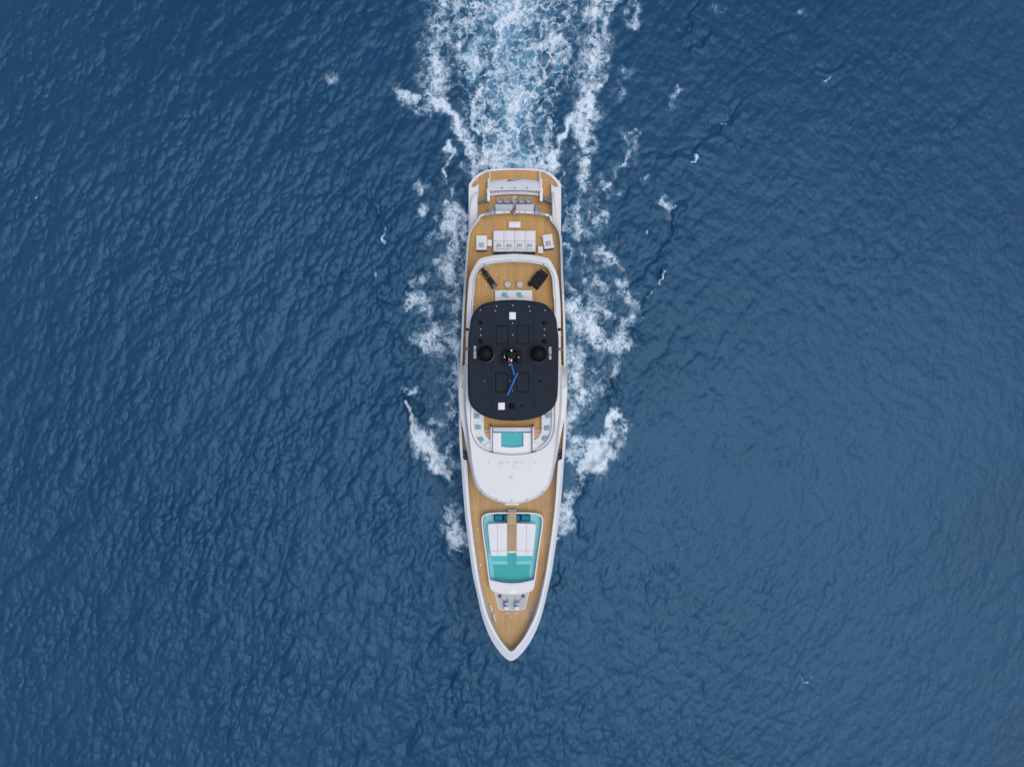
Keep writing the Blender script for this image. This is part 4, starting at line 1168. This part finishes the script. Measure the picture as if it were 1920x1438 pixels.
# forward shelf and rail line of the pool
g = G(); vs = []
for h in np.linspace(-41, 41, 15):
    v = 1092.8 - 7 * (h / 41) ** 2
    vs += [Q(h, v + .3, PZ + .02), Q(h * .99, v + 4.0, PZ + .02), Q(h * .99, v + 4.6, PZ - .03)]
g.add(vs, [(3*i + j, 3*i + j + 1, 3*i + j + 4, 3*i + j + 3) for i in range(14) for j in range(2)])
part('pool_forward_shelf', g, LILAC, pool)
part('pool_glass_edge', G().tube([Q(h, 1092.8 - 7 * (h / 41) ** 2 - .2, PZ + .06) for h in np.linspace(-41, 41, 15)], .03), STEELD, pool)
for s in (-1, 1):
    part('pool_side_rail', G().tube([Q(s * (h - 1.0), v, PZ + .03) for h, v in pi if 967 < v < 1084], .022), STEELD, pool)
    part('pool_spout', G().box(Q(s * 49.5, 968, PZ + .05), (.1, .06, .1)), CHROME, pool)
    part('pool_jet', G().lathe([(.10, 0), (.10, .02), (.05, .02), (0, .0)], Q(s * 51, 970.5, 5.345), 14), TILE_M, pool)
a = Q(-7, 1104.3, PZ + .01); b = Q(7, 1113.3, PZ + .01)
part('coaming_hatch', G().box(((a[0]+b[0])/2, (a[1]+b[1])/2, PZ + .006), (b[0]-a[0], a[1]-b[1] - .05, .014), bev=.004), WHITE2, pool)
# white fill ahead of pool
g = G(); g.prism([p[:2] for p in full([(0, 1087)] + [(h - 2.4, v - .3) for h, v in po if 1084 < v < 1113.9] + [(0, 1113.6)], PZ)], 5.3, PZ - .004)
# glazed hatch windows at the aft end of the pool
for s, cells in ((-1, ((926, 943.4), (943.4, 951.2))), (1, ((968.2, 976.3), (976.3, 994.2)))):
    x0, x1 = cells[0][0], cells[-1][1]
    fz = 5.90
    a = P(x0, 965.8, fz); b = P(x1, 976.9, fz)
    fr_ = part('pool_window_frame', G().box(((a[0]+b[0])/2, (a[1]+b[1])/2, fz - .2), (b[0]-a[0], a[1]-b[1], .36)), NAVYG, pool)
    panes = ((928.1, 941.7), (946.3, 951.1)) if s < 0 else ((968.3, 973.9), (978.1, 992.7))
    for q0, q1 in panes:
        a = P(q0, 965.9, fz); b = P(q1, 975.0, fz)
        part('pane', G().box(((a[0]+b[0])/2, (a[1]+b[1])/2, fz + .012), (b[0]-a[0], a[1]-b[1], .02)), PANE, fr_)
# teak walkway across pool with step
a = P(951.2, 961, 6.03); b = P(968, 1032.8, 6.03)
n = 10
for i in range(n):
    w = (b[0] - a[0]) / n
    part('walkway_plank', G().box((a[0] + w * (i + .5), (P(0, 983.6, 6.03)[1] + b[1]) / 2, 5.90), (w - .018, P(0, 983.6, 6.03)[1] - b[1], .24), bev=.006), TEAKW)
for i in range(5):
    y0 = 961.4 + i * 4.4; q0 = P(0, y0, 6.03)[1]; q1 = P(0, y0 + 4.3, 6.03)[1]
    part('walkway_plank', G().box(((a[0] + b[0]) / 2, (q0 + q1) / 2, 5.92), (b[0] - a[0], q0 - q1 - .012, .24), bev=.006), TEAKW)
part('walkway_end', quadprism(951.3, 1032.9, 967.9, 1036.2, 5.4, 5.99, .02), WHITE)
st = part('pool_step_unit', quadprism(953.4, 955.4, 967.3, 960.2, DECK, 5.62, .03), GREYPLATE)
for x in (953.6, 967.1): part('step_side', quadprism(x - .7, 955.2, x + .7, 960.6, DECK, 5.68, .02), CHROME, st)
part('step_front', quadprism(953.2, 960.2, 967.6, 961.2, DECK, 5.64, .01), RUBBER, st)
# pool sunbeds: loose cushions
bed = {}
def cushion(name, label, pts, z0, z1, group, bev=.07, m=FABW):
    cxm = sum(p[0] for p in pts) / len(pts); cym = sum(p[1] for p in pts) / len(pts)
    o_ = P(cxm, cym, z0)
    g = G().prism([P(x, y, z1)[:2] for x, y in pts], z0, z1, bev=bev)
    return tag(obj(name, g, m, origin=o_), label, 'cushion', group)
grp = 'white sunbed cushions in the foredeck pool'
cushion('sunbed_cushion', 'outer left long white sunbed cushion with one rounded corner in the foredeck pool', [(914.3, 988), (914.8, 984), (917.5, 981.9), (932.2, 981.1), (932.2, 1032.3), (918.9, 1032.3)], 5.40, 6.0, grp)
cushion('sunbed_cushion', 'inner left long white sunbed cushion against the teak walkway', [(932.4, 981.1), (951.0, 980.6), (951.0, 1032.3), (932.4, 1032.3)], 5.40, 6.0, grp)
cushion('sunbed_cushion', 'inner right long white sunbed cushion against the teak walkway', [(968.2, 980.6), (986.5, 981.1), (986.5, 1032.3), (968.2, 1032.3)], 5.40, 6.0, grp)
cushion('sunbed_cushion', 'outer right long white sunbed cushion with one rounded corner in the foredeck pool', [(986.7, 981.1), (1002, 981.9), (1004.8, 984), (1005.0, 988), (1000.2, 1032.3), (986.7, 1032.3)], 5.40, 6.0, grp)
g2 = 'short white foot cushions at the turquoise end of the pool'
cushion('foot_cushion', 'outermost short white foot cushion on the left above the turquoise pool water', [(919, 1032.5), (932.2, 1032.5), (932.2, 1042), (921, 1042)], 5.40, 5.97, g2, .05)
cushion('foot_cushion', 'short white foot cushion left of the walkway end above the turquoise water', [(932.4, 1032.5), (950.8, 1032.5), (950.8, 1042), (932.4, 1042)], 5.40, 5.97, g2, .05)
cushion('foot_cushion', 'short white foot cushion right of the walkway end above the turquoise water', [(968.4, 1032.5), (986.5, 1032.5), (986.5, 1042), (968.4, 1042)], 5.40, 5.97, g2, .05)
cushion('foot_cushion', 'outermost short white foot cushion on the right above the turquoise pool water', [(986.7, 1032.5), (1000.1, 1032.5), (998.8, 1042), (986.7, 1042)], 5.40, 5.97, g2, .05)

# --- anchor gear on the foredeck
wp = [(927.6, 1109), (991.6, 1109), (988, 1123), (983.6, 1139), (981.5, 1141.6), (978, 1142.6), (941, 1142.6), (937.5, 1141.6), (935.6, 1139), (931.5, 1123)]
polyp([(x + (-.9 if x < 960 else .9), y + .8) for x, y in wp], DECK, DECK + .035, WHITE2, 'anchor_plate_rim')
polyp(wp, DECK + .01, DECK + .06, GREYPLATE, 'anchor_plate')
for s, x in ((-1, 949), (1, 968.9)):
    zt = DECK + .06
    p = P(x, 1139.6, 5.7)
    wl = part('windlass', G().lathe([(.25, 0), (.25, .12), (.17, .2), (.15, .42), (.2, .5), (.2, .56), (.14, .6), (0, .6)], (p[0], p[1], zt), 24), WHITE)
    q = P(x - s * -.6 * -1, 1133.6, 5.6)
    part('chain_gypsy', G().lathe([(.24, 0), (.24, .3), (.28, .36), (.1, .4), (0, .4)], (q[0] + s * .04, q[1], zt), 20), STEELD, wl)
    h0 = P(980.8 if s > 0 else 937.2, 1117.5, 5.3)
    part('chain_pipe', G().lathe([(.17, 0), (.17, .05), (.11, .06), (.10, .03), (0, .03)], (h0[0], h0[1], zt), 18), RUBBER)
    h1 = (q[0] + s * .15, q[1] + .1)
    nl = 9
    for i in range(nl):
        t = (i + .5) / nl
        cx_ = h0[0] + (h1[0] - h0[0]) * t; cy_ = h0[1] + (h1[1] - h0[1]) * t
        part('chain_link', G().box((cx_, cy_, zt + .05), (.05 if i % 2 else .11, .13, .05 if i % 2 else .035), rz=math.atan2(h1[1] - h0[1], h1[0] - h0[0]) - math.pi / 2, bev=.014), STEELD)
    a = P(951.8 if s < 0 else 966.4, 1121.5, 5.6); b = P(952.4 if s < 0 else 965.6, 1137.6, 5.6)
    part('chain_stopper_lever', G().tube([(a[0], a[1], zt + .1), (b[0], b[1], zt + .3)], .03, 8, r1=.085), CHROME)
    p = P(952.2 if s < 0 else 966.6, 1146, DECK); part('hawse_pipe_cover', G().box((p[0], p[1], DECK + .03), (.06, .42, .06), bev=.01).box((p[0] - s * .1 * -1, p[1] - .16, DECK + .015), (.5, .12, .03), bev=.01), GREYPLATE)
def cleat(px, py, rz):
    p = P(px, py, DECK + .1)
    g = G()
    g.box((0, 0, .03), (.20, .74, .05), bev=.02)
    for q in (-.16, .16): g.tube([(0, q, .03), (0, q, .17)], .06, 8)
    g.tube([(0, -.42, .20), (0, -.1, .17), (0, .1, .17), (0, .42, .20)], .06, 8)
    o_ = obj('mooring_cleat', g, CHROME, yacht); o_.location = (p[0], p[1], DECK); o_.rotation_euler = (0, 0, rz); return o_
c_ = cleat(920.2, 1139.7, .28)
for x, y, r in ((926, 1157.8, .28), (998.1, 1139.7, -.28), (991.9, 1158, -.28)):
    p = P(x, y, DECK + .1); k = cp(c_, (p[0], p[1], DECK), r)
lamp0 = None
def lamp(px, py, z, r=.055):
    global lamp0
    p = P(px, py, z)
    if lamp0 is None:
        lamp0 = obj('deck_light', G().lathe([(.055, 0), (.055, .05), (.03, .07), (0, .07)], (0, 0, 0), 10), LAMP, yacht); lamp0.location = (p[0], p[1], z); return
    c = cp(lamp0, (p[0], p[1], z)); c.scale = (r / .055,) * 3
for x, y in ((886.5, 953.8), (1033, 955.4), (895.5, 991.3), (892.2, 1012.8), (1027.3, 1014.9), (898.9, 1064.2), (1019.9, 1065.8), (958.8, 1156.5), (879.4, 495), (1048.5, 495.8), (1052.3, 579.7), (879, 526)):
    lamp(x, y, DECK)
lamp(900.9, 1058.2, DECK, .09)
for x, y in ((915.5, 499.1), (1010.2, 499.7), (931.7, 515.2), (994.1, 515.2), (896.7, 518.2), (1028.8, 519.2), (912, 534.4), (1013.7, 535.3), (890, 570.4), (1034.8, 570.9)):
    lamp(x, y, SD)
for x, y in ((895.5, 339), (908, 340.3), (1023.7, 338.6), (924.2, 369.5), (1007.2, 369.5)):
    lamp(x, y, MD)
lamp(869.9, 834.3, DECK); lamp(1052.2, 836.4, DECK)
# right-hand side deck step (grey blue) beside the superstructure
polyp([(1056.8, 787), (1058.4, 787), (1057.5, 832), (1053.6, 832)], DECK, DECK + .18, LILAC, 'side_deck_step')
for s in (-1, 1):
    part('fender_hook', G().box(Q(s * (101.6), 748, 6.0), (.22, .05, .05)), BLACK)
# aft guard rails of the upper deck
for s in (-1, 1):
    g = G(); pts = [Q(s * h, v, 6.75) for h, v in ((36.5, 398.6), (46, 400.0), (57, 402.6))]
    g.tube(pts, .03)
    for p in pts: g.tube([(p[0], p[1], 6.15), p], .025)
    part('guard_rail', g, STEELD)
    g = G(); vs = []
    for h, v in ((36.5, 398.9), (46, 400.3), (57, 402.9)): p = Q(s * h, v, 6.7); vs += [(p[0], p[1], 6.16), (p[0], p[1], 6.7)]
    g.add(vs, [(0, 1, 3, 2), (2, 3, 5, 4)]); part('guard_glass', g, GLASS)
    pts = [Q(s * h, v, 6.7) for h, v in [(float(r[2] - 1.2), float(r[3])) for r in UP if 411 < r[3] < 560]]
    g = G().tube(pts, .022, 6)
    part('guard_rail', g, STEELD)
    p = Q(s * 66.5, 406, 6.2); part('corner_fairlead', G().lathe([(.16, 0), (.16, .06), (.08, .1), (0, .1)], (p[0], p[1], 6.15), 14), CHROME)
for h in (-20, 8.5, 18.5, -36.5, 36.5):
    part('rail_socket', G().lathe([(.05, 0), (.05, .1), (0, .12)], Q(h, 399, 6.15), 8), STEELD)

# --- flagpole and ensign
b0 = P(964.3, 399.5, 6.15); t0 = P(964.3, 370.5, 8.35)
fp = thing('flagpole', 'white raked flagpole standing on the aft rail of the upper deck', 'flagpole', b0)
obj('pole', G().tube([b0, t0], .05, 10, r1=.04), WHITE, fp, origin=b0)
obj('pole_socket', G().box((0, 0, .08), (.30, .34, .16), bev=.03).box((0, .1, .2), (.14, .14, .2), bev=.03), STEELD, fp)
obj('finial', G().lathe([(.10, 0), (.14, .06), (.12, .14), (0, .18)], (t0[0] - b0[0], t0[1] - b0[1], t0[2] - b0[2]), 12), WHITE, fp)
obj('finial_cap', G().lathe([(.05, 0), (.05, .02), (0, .02)], (t0[0] - b0[0], t0[1] - b0[1], t0[2] - b0[2] + .18), 10), RUBBER, fp)
g = G(); nu, nv = 15, 11
top_ = Vector(t0) * .80 + Vector(b0) * .20
low_ = Vector(t0) * .22 + Vector(b0) * .78
for i in range(nu):
    for j in range(nv):
        u = i / (nu - 1); v = j / (nv - 1)
        base = top_.lerp(low_, v)
        fold = math.sin(u * 13 + v * 2.5) * (.06 + .16 * u)
        g.v.append((base.x - .42 * u * v + fold + .10 * (1 - v) * u, base.y - .55 * u * (1 - .3 * v) + .08 * math.cos(u * 12 + v * 3), base.z - 1.05 * u * (1 - v * .45)))
for i in range(nu - 1):
    for j in range(nv - 1):
        g.f.append((i * nv + j, i * nv + j + 1, (i + 1) * nv + j + 1, (i + 1) * nv + j))
        mi = 0
        if i < 9: mi = (1, 1, 2, 0, 1, 2, 1, 0, 1)[i] if j % 3 else 2
        if i == 2 and j < 5: mi = 2
        if i > 10 and j in (3,): mi = 2
        g.m.append(mi)
en = obj('ensign', g, [RED, FLAGN, FLAGW], origin=tuple(low_))
tag(en, 'red ensign with dark canton hanging crumpled from the stern flagpole', 'flag')

# --- loose furniture, aft main deck
GREYP2 = mat('light_grey_weave', (0.50, 0.53, 0.56), 0.8, var=0.1)
grp = 'grey dining chairs along the aft side of the table'
def chair(px, py, rz, label, z=MD, first=[None]):
    if first[0] is None:
        t = thing('dining_chair', label, 'chair', (0, 0, 0))
        obj('seat', G().box((0, -.02, .42), (.48, .46, .10), bev=.04), CHAIRF, t)
        g = G(); vs = []
        n = 9
        for i in range(n):
            a = math.pi * (i / (n - 1)); x = .25 * math.cos(a); y = .02 + .24 * max(0, math.sin(a)) ** .6
            for rr, zz in ((.0, .40), (.0, .72), (.05, .74), (.05, .42)):
                k = 1 + rr / .25
                vs.append((x * k, y * k if i not in (0, n - 1) else y - .18, zz - (.12 if i in (0, n - 1) and zz > .6 else 0)))
        g.add(vs, [(4*i + j, 4*i + (j + 1) % 4, 4*(i + 1) + (j + 1) % 4, 4*(i + 1) + j) for i in range(n - 1) for j in range(4)])
        o_ = obj('backrest', g, GREYP2, t); fix_normals(o_)
        obj('seat_pad', G().box((0, -.04, .475), (.44, .42, .04), bev=.018), CHAIRF, t)
        for sx in (-1, 1):
            for sy in (-1, 1): obj('leg', G().tube([(sx * .2, sy * .18, .38), (sx * .23, sy * .22, 0)], .018, 6), STEELD, t)
        obj('front_rail', G().box((0, -.27, .40), (.46, .08, .08), bev=.01), NAVY, t)
        first[0] = t
    else: t = clone(first[0])
    p = P(px, py, z + .45); t.location = (p[0], p[1], z); t.rotation_euler = (0, 0, rz)
    t['label'] = label; t['category'] = 'chair'
    return t
names = ['leftmost grey chair in the row aft of the dining table', 'second grey chair from the left aft of the dining table', 'middle grey chair aft of the dining table, directly under the flagpole tip',
         'second grey chair from the right aft of the dining table', 'rightmost grey chair in the row aft of the dining table']
for x, nme in zip((937.8, 951.2, 964.8, 978.6, 992.1), names):
    c = chair(x, 377.4, 0, nme); c['group'] = grp
c = chair(922.8, 393.6, math.pi / 2, 'grey chair at the left end of the dining table beside the overhang'); c['group'] = 'dining chairs at the two table ends'
c = chair(1007.3, 393.6, -math.pi / 2, 'grey chair at the right end of the dining table beside the overhang'); c['group'] = 'dining chairs at the two table ends'
def table(name, label, x0, y0, x1, y1, z, h, m, rz=0.0, group=None, legs=4):
    a = P(x0, y0, z + h); b = P(x1, y1, z + h); c = ((a[0] + b[0]) / 2, (a[1] + b[1]) / 2, z); W = b[0] - a[0]; D_ = a[1] - b[1]
    t = thing(name, label, 'table', c, rz, group)
    obj('table_top', G().box((0, 0, h - .035), (W, D_, .07), bev=.02), m, t)
    if legs == 4:
        for sx in (-1, 1):
            for sy in (-1, 1): obj('leg', G().box((sx * (W / 2 - .09), sy * (D_ / 2 - .09), (h - .07) / 2), (.06, .06, h - .07)), WHITE2, t)
    elif legs == 2:
        for sx in (-1, 1): obj('leg', G().box((sx * W * .3, 0, (h - .07) / 2), (.35, .35, h - .07), bev=.03), WHITE2, t)
    return t
table('dining_table', 'long pale grey rectangular dining table on the aft deck, partly under the overhang', 928.8, 383.2, 1001, 401, MD, .75, mat('pale_grey_laminate', (.56, .60, .64), .35, var=.03), legs=2)
table('coffee_table', 'white rectangular coffee table nearest the stern on the upper deck', 954, 415.8, 975.8, 427.2, DECK, .42, STONE)
table('side_table', 'small white side table between left chaise and big sofa', 913.6, 449.6, 922.1, 461.7, DECK, .45, STONE, group='small white side tables')
table('side_table', 'small white side table between big sofa and right chaise', 1008.8, 462, 1018.1, 474.9, DECK, .45, STONE, group='small white side tables')

# big sofa, eight modules
sofa = thing('sectional_sofa', 'large light grey sectional sofa of eight modules with navy base on the upper deck', 'sofa', P(964.6, 453, DECK))
so_l = sofa.location
cols_ = (925.0, 944.7, 964.6, 984.5, 1004.3)
zt = DECK + .45
for i in range(4):
    for r0, r1 in ((432.6, 452.2), (452.5, 469.5)):
        a = P(cols_[i] + .12, r0, zt); b = P(cols_[i + 1] - .12, r1, zt)
        obj('seat_cushion', G().box(((a[0]+b[0])/2 - so_l[0], (a[1]+b[1])/2 - so_l[1], .345), (b[0]-a[0], a[1]-b[1], .22), bev=.055), FABRIC, sofa)
    a = P(cols_[i] + .1, 467.6, zt + .3); b = P(cols_[i + 1] - .1, 472.0, zt + .3)
    obj('backrest', G().box(((a[0]+b[0])/2 - so_l[0], (a[1]+b[1])/2 - so_l[1], .50), (b[0]-a[0], a[1]-b[1], .50), bev=.07), FABRIC, sofa)
a = P(925.6, 433.6, DECK + .2); b = P(1003.8, 476.6, DECK + .2)
obj('base', G().box(((a[0]+b[0])/2 - so_l[0], (a[1]+b[1])/2 - so_l[1], .14), (b[0]-a[0], a[1]-b[1], .22), bev=.02), NAVY, sofa)
def scatter(name, label, px, py, z, sx, sy, h, rz, m, grp, cat='pillow', tilt=None):
    p = P(px, py, z + h * .5)
    g = G(); pillow_mesh(g, (0, 0, 0), sx, sy, h, 0, tilt=tilt)
    o_ = obj(name, g, m, origin=(0, 0, 0)); o_.location = (p[0], p[1], z + h * .5); o_.rotation_euler = (0, 0, rz)
    return tag(o_, label, cat, grp)
gs = 'grey striped pillows on the upper deck seating'
for x, y, r, l in ((935.8, 461.8, .05, 'grey striped pillow on the leftmost sofa module'), (955.2, 462.3, -.12, 'grey striped pillow on the second sofa module from the left'),
                (974.6, 461.6, .08, 'grey striped pillow on the third sofa module from the left'), (993.6, 461.8, 0, 'grey striped pillow on the rightmost sofa module')):
    scatter('striped_pillow', l, x, y - 1.5, zt + .06, .46, .34, .16, r, GREYP, gs, tilt=(-.35, 'X'))
    p = P(x, y + 2.6, zt + .1); g = G(); pillow_mesh(g, (0, 0, 0), .62, .34, .16)
    o_ = obj('grey_pillow', g, FABRIC); o_.location = (p[0], p[1], zt + .10); o_.rotation_euler = (-.5, 0, r)
    tag(o_, l.replace('grey striped pillow', 'plain grey pillow behind the striped one'), 'pillow', 'plain grey pillows behind the striped ones')
def chaise(cx0, cy0, wpx, hpx, rz, label, pl):
    s = (HCAM - zt) / FPX; W, D_ = wpx * s, hpx * s
    p = P(cx0, cy0, zt); t = thing('chaise_longue', label, 'chaise', (p[0], p[1], DECK), rz, 'chaises on either side of the sofa')
    obj('seat_cushion', G().box((0, .10, .345), (W, D_ - .22, .22), bev=.055), FABRIC, t)
    obj('backrest', G().box((0, -D_ / 2 + .14, .50), (W, .27, .50), bev=.07), FABRIC, t)
    obj('base', G().box((0, -.05, .14), (W - .06, D_ + .02, .22), bev=.02), NAVY, t)
    q = Matrix.Rotation(rz, 3, 'Z') @ Vector((.0, -.22, 0))
    o_ = obj('striped_pillow', pillow_mesh(G(), (0, 0, 0), .46, .50, .18, tilt=(-.3, 'X')), GREYP)
    o_.location = (p[0] + q.x, p[1] + q.y, zt + .14); o_.rotation_euler = (0, 0, rz)
    tag(o_, pl, 'pillow', gs)
chaise(903, 455.6, 20.0, 28.6, 0.0, 'light grey chaise with navy base on the left of the sofa, squared to the deck', 'grey striped pillow on the left chaise')
chaise(1027.8, 453.1, 18.6, 27.6, R(8.5), 'light grey chaise with navy base on the right of the sofa, turned slightly askew', 'grey striped pillow on the right chaise')

# round tables and exercise machines on the sun deck
t = None
for x, l in ((951.6, 'left round grey side table aft of the sun deck bench'), (974.7, 'right round grey side table aft of the sun deck bench')):
    p = P(x, 533.6, SD + .5)
    if t is None:
        t = thing('round_table', l, 'table', (p[0], p[1], SD), 0, 'round grey side tables on the sun deck')
        obj('table_top', G().lathe([(.26, 0), (.29, .02), (.29, .05), (.27, .07), (.22, .065), (0, .065)], (0, 0, .42), 28), ROUNDT, t)
        obj('pedestal', G().lathe([(.22, 0), (.22, .03), (.06, .06), (.05, .42), (0, .42)], (0, 0, 0), 20), ROUNDT, t)
    else:
        t = clone(t); t.location = (p[0], p[1], SD); t['label'] = l
gc = 'cyan pillows on the sun deck seating'
SZ = SD + .46
for x, y, r, l in ((894.9, 780.4, 0, 'cyan pillow nearest the hardtop on the left settee'), (897.6, 801.2, .05, 'cyan pillow in the middle of the left settee'), (902.6, 824.0, .62, 'cyan pillow turned diagonally on the curved left settee end'),
                (1026.6, 779.9, .08, 'cyan pillow nearest the hardtop on the right settee'), (1024.3, 802.6, -.05, 'cyan pillow in the middle of the right settee'), (1020.3, 822.0, -.62, 'cyan pillow turned diagonally on the curved right settee end')):
    sgn = -1 if x < 960 else 1
    scatter('cyan_pillow', l, x, y, SZ + .05, .42, .44, .19, r, CYANP, gc, tilt=(sgn * -.3, 'Y'))
    p = P(x + sgn * 4.2, y - .6, SZ + .12); o_ = obj('grey_pillow', pillow_mesh(G(), (0, 0, 0), .30, .46, .16), GREYP); o_.location = (p[0], p[1], SZ + .12); o_.rotation_euler = (0, sgn * -.7, r)
    tag(o_, l.replace('cyan pillow', 'grey pillow behind the cyan one').replace('turned diagonally on the curved', 'at the curved').replace('curved end of the ', '').replace('on the left settee', 'on the left settee'), 'pillow', 'grey pillows on the sun deck settees')
for x, l in ((945.6, 'cyan pillow on the left half of the bench aft of the hardtop'), (973.2, 'cyan pillow on the right half of the bench aft of the hardtop')):
    scatter('cyan_pillow', l, x, 551.6, 8.24, .48, .36, .18, .08, CYANP, gc)
    p = P(x + 3.4, 555.6, 8.3); o_ = obj('grey_pillow', pillow_mesh(G(), (0, 0, 0), .50, .24, .12), GREYP); o_.location = (p[0], p[1], 8.32); o_.rotation_euler = (0, 0, .05)
    tag(o_, l.replace('cyan pillow', 'small grey pillow beside the cyan one').replace('the bench aft of the hardtop', 'the sun deck bench'), 'pillow', 'grey pillows on the bench aft of the hardtop')

a = P(905.5, 507, SD + .5); b = P(929.8, 540.5, SD + .5)
L_ = math.hypot(b[0] - a[0], b[1] - a[1]); rz = math.atan2(b[1] - a[1], b[0] - a[0])
t = thing('exercise_bench', 'narrow black exercise bench with open twin rails and chrome ends on the sun deck', 'exercise machine', ((a[0]+b[0])/2, (a[1]+b[1])/2, SD), rz)
for s in (-1, 1):
    obj('rail', G().tube([(-L_ / 2 + .1, s * .24, .36), (L_ / 2 - .1, s * .24, .36)], .045, 8), BLACK, t)
    obj('chrome_fitting', G().tube([(-L_ / 2 + .12, s * .20, .55), (-L_ / 2 + .0, s * .40, .55)], .045, 8), CHROME, t)
    obj('chrome_handle', G().tube([(L_ / 2 - .12, s * .06, .5), (L_ / 2 + .02, s * .12, .5), (L_ / 2 + .02, s * .32, .5), (L_ / 2 - .10, s * .36, .5)], .025, 8), CHROME, t)
    for x in (-L_ / 2 + .25, L_ / 2 - .3): obj('foot', G().box((x, s * .24, .16), (.12, .1, .32), bev=.02), RUBBER, t)
    obj('headrest_fin', G().box((-L_ / 2 + .02, s * .10, .48), (.40, .16, .12), rz=s * .25, bev=.03), BLKFAB, t)
obj('carriage_pad', G().box((.12, 0, .44), (.62, .50, .14), bev=.05), BLKFAB, t)
obj('head_pad', G().box((-.62, 0, .48), (.72, .26, .16), bev=.06), BLKFAB, t)
obj('motor_housing', G().box((L_ / 2 - .36, 0, .40), (.52, .44, .34), bev=.06), BLACK, t)
obj('centre_beam', G().box((-.1, 0, .34), (L_ - .5, .10, .10), bev=.02), BLACK, t)

c4 = [(1013.6, 502.2), (1029.6, 514), (1007.3, 541.8), (992.6, 529.5)]
cen = P(1011, 521.8, SD + 1.0); a = P(1021.8, 508, SD + 1); b = P(1000.2, 535.4, SD + 1)
rz = math.atan2(a[1] - b[1], a[0] - b[0]); L_ = math.hypot(a[0] - b[0], a[1] - b[1])
t = thing('covered_exercise_machine', 'bulky exercise machine hidden under a fitted black cover on the sun deck', 'exercise machine', (cen[0], cen[1], SD), rz)
g = G(); nx, ny = 22, 13; random.seed(3)
for i in range(nx):
    for j in range(ny):
        x = -L_ / 2 + L_ * i / (nx - 1); y = (-.5 + j / (ny - 1)) * (1.06 if x < .5 else .96)
        edge = min(i, nx - 1 - i, j, ny - 1 - j)
        z = (.95 if x > .35 else .78) - (.0 if edge else .80) - (.06 if edge == 1 else 0) + .035 * math.sin(x * 9 + y * 4) + .02 * math.sin(y * 17 - x * 5)
        g.v.append((x, y, max(z, .04)))
g.add([], []); g.f = [(i * ny + j, (i + 1) * ny + j, (i + 1) * ny + j + 1, i * ny + j + 1) for i in range(nx - 1) for j in range(ny - 1)]; g.m = [0] * len(g.f)
obj('cover', g, BLKFAB, t)
obj('handle_loop', G().tube([(-L_ / 2 + .05, .12, .6), (-L_ / 2 - .18, .22, .62), (-L_ / 2 - .20, .42, .62), (-L_ / 2 + .05, .52, .6)], .06, 8), BLKFAB, t)
obj('console_bulge', G().lathe([(.24, 0), (.26, .2), (.22, .55), (.12, .68), (0, .7)], (-L_ / 2 + .05, .38, .04), 16), BLKFAB, t)
obj('side_bulge', G().box((.0, .52, .42), (1.1, .14, .6), bev=.05), BLKFAB, t)
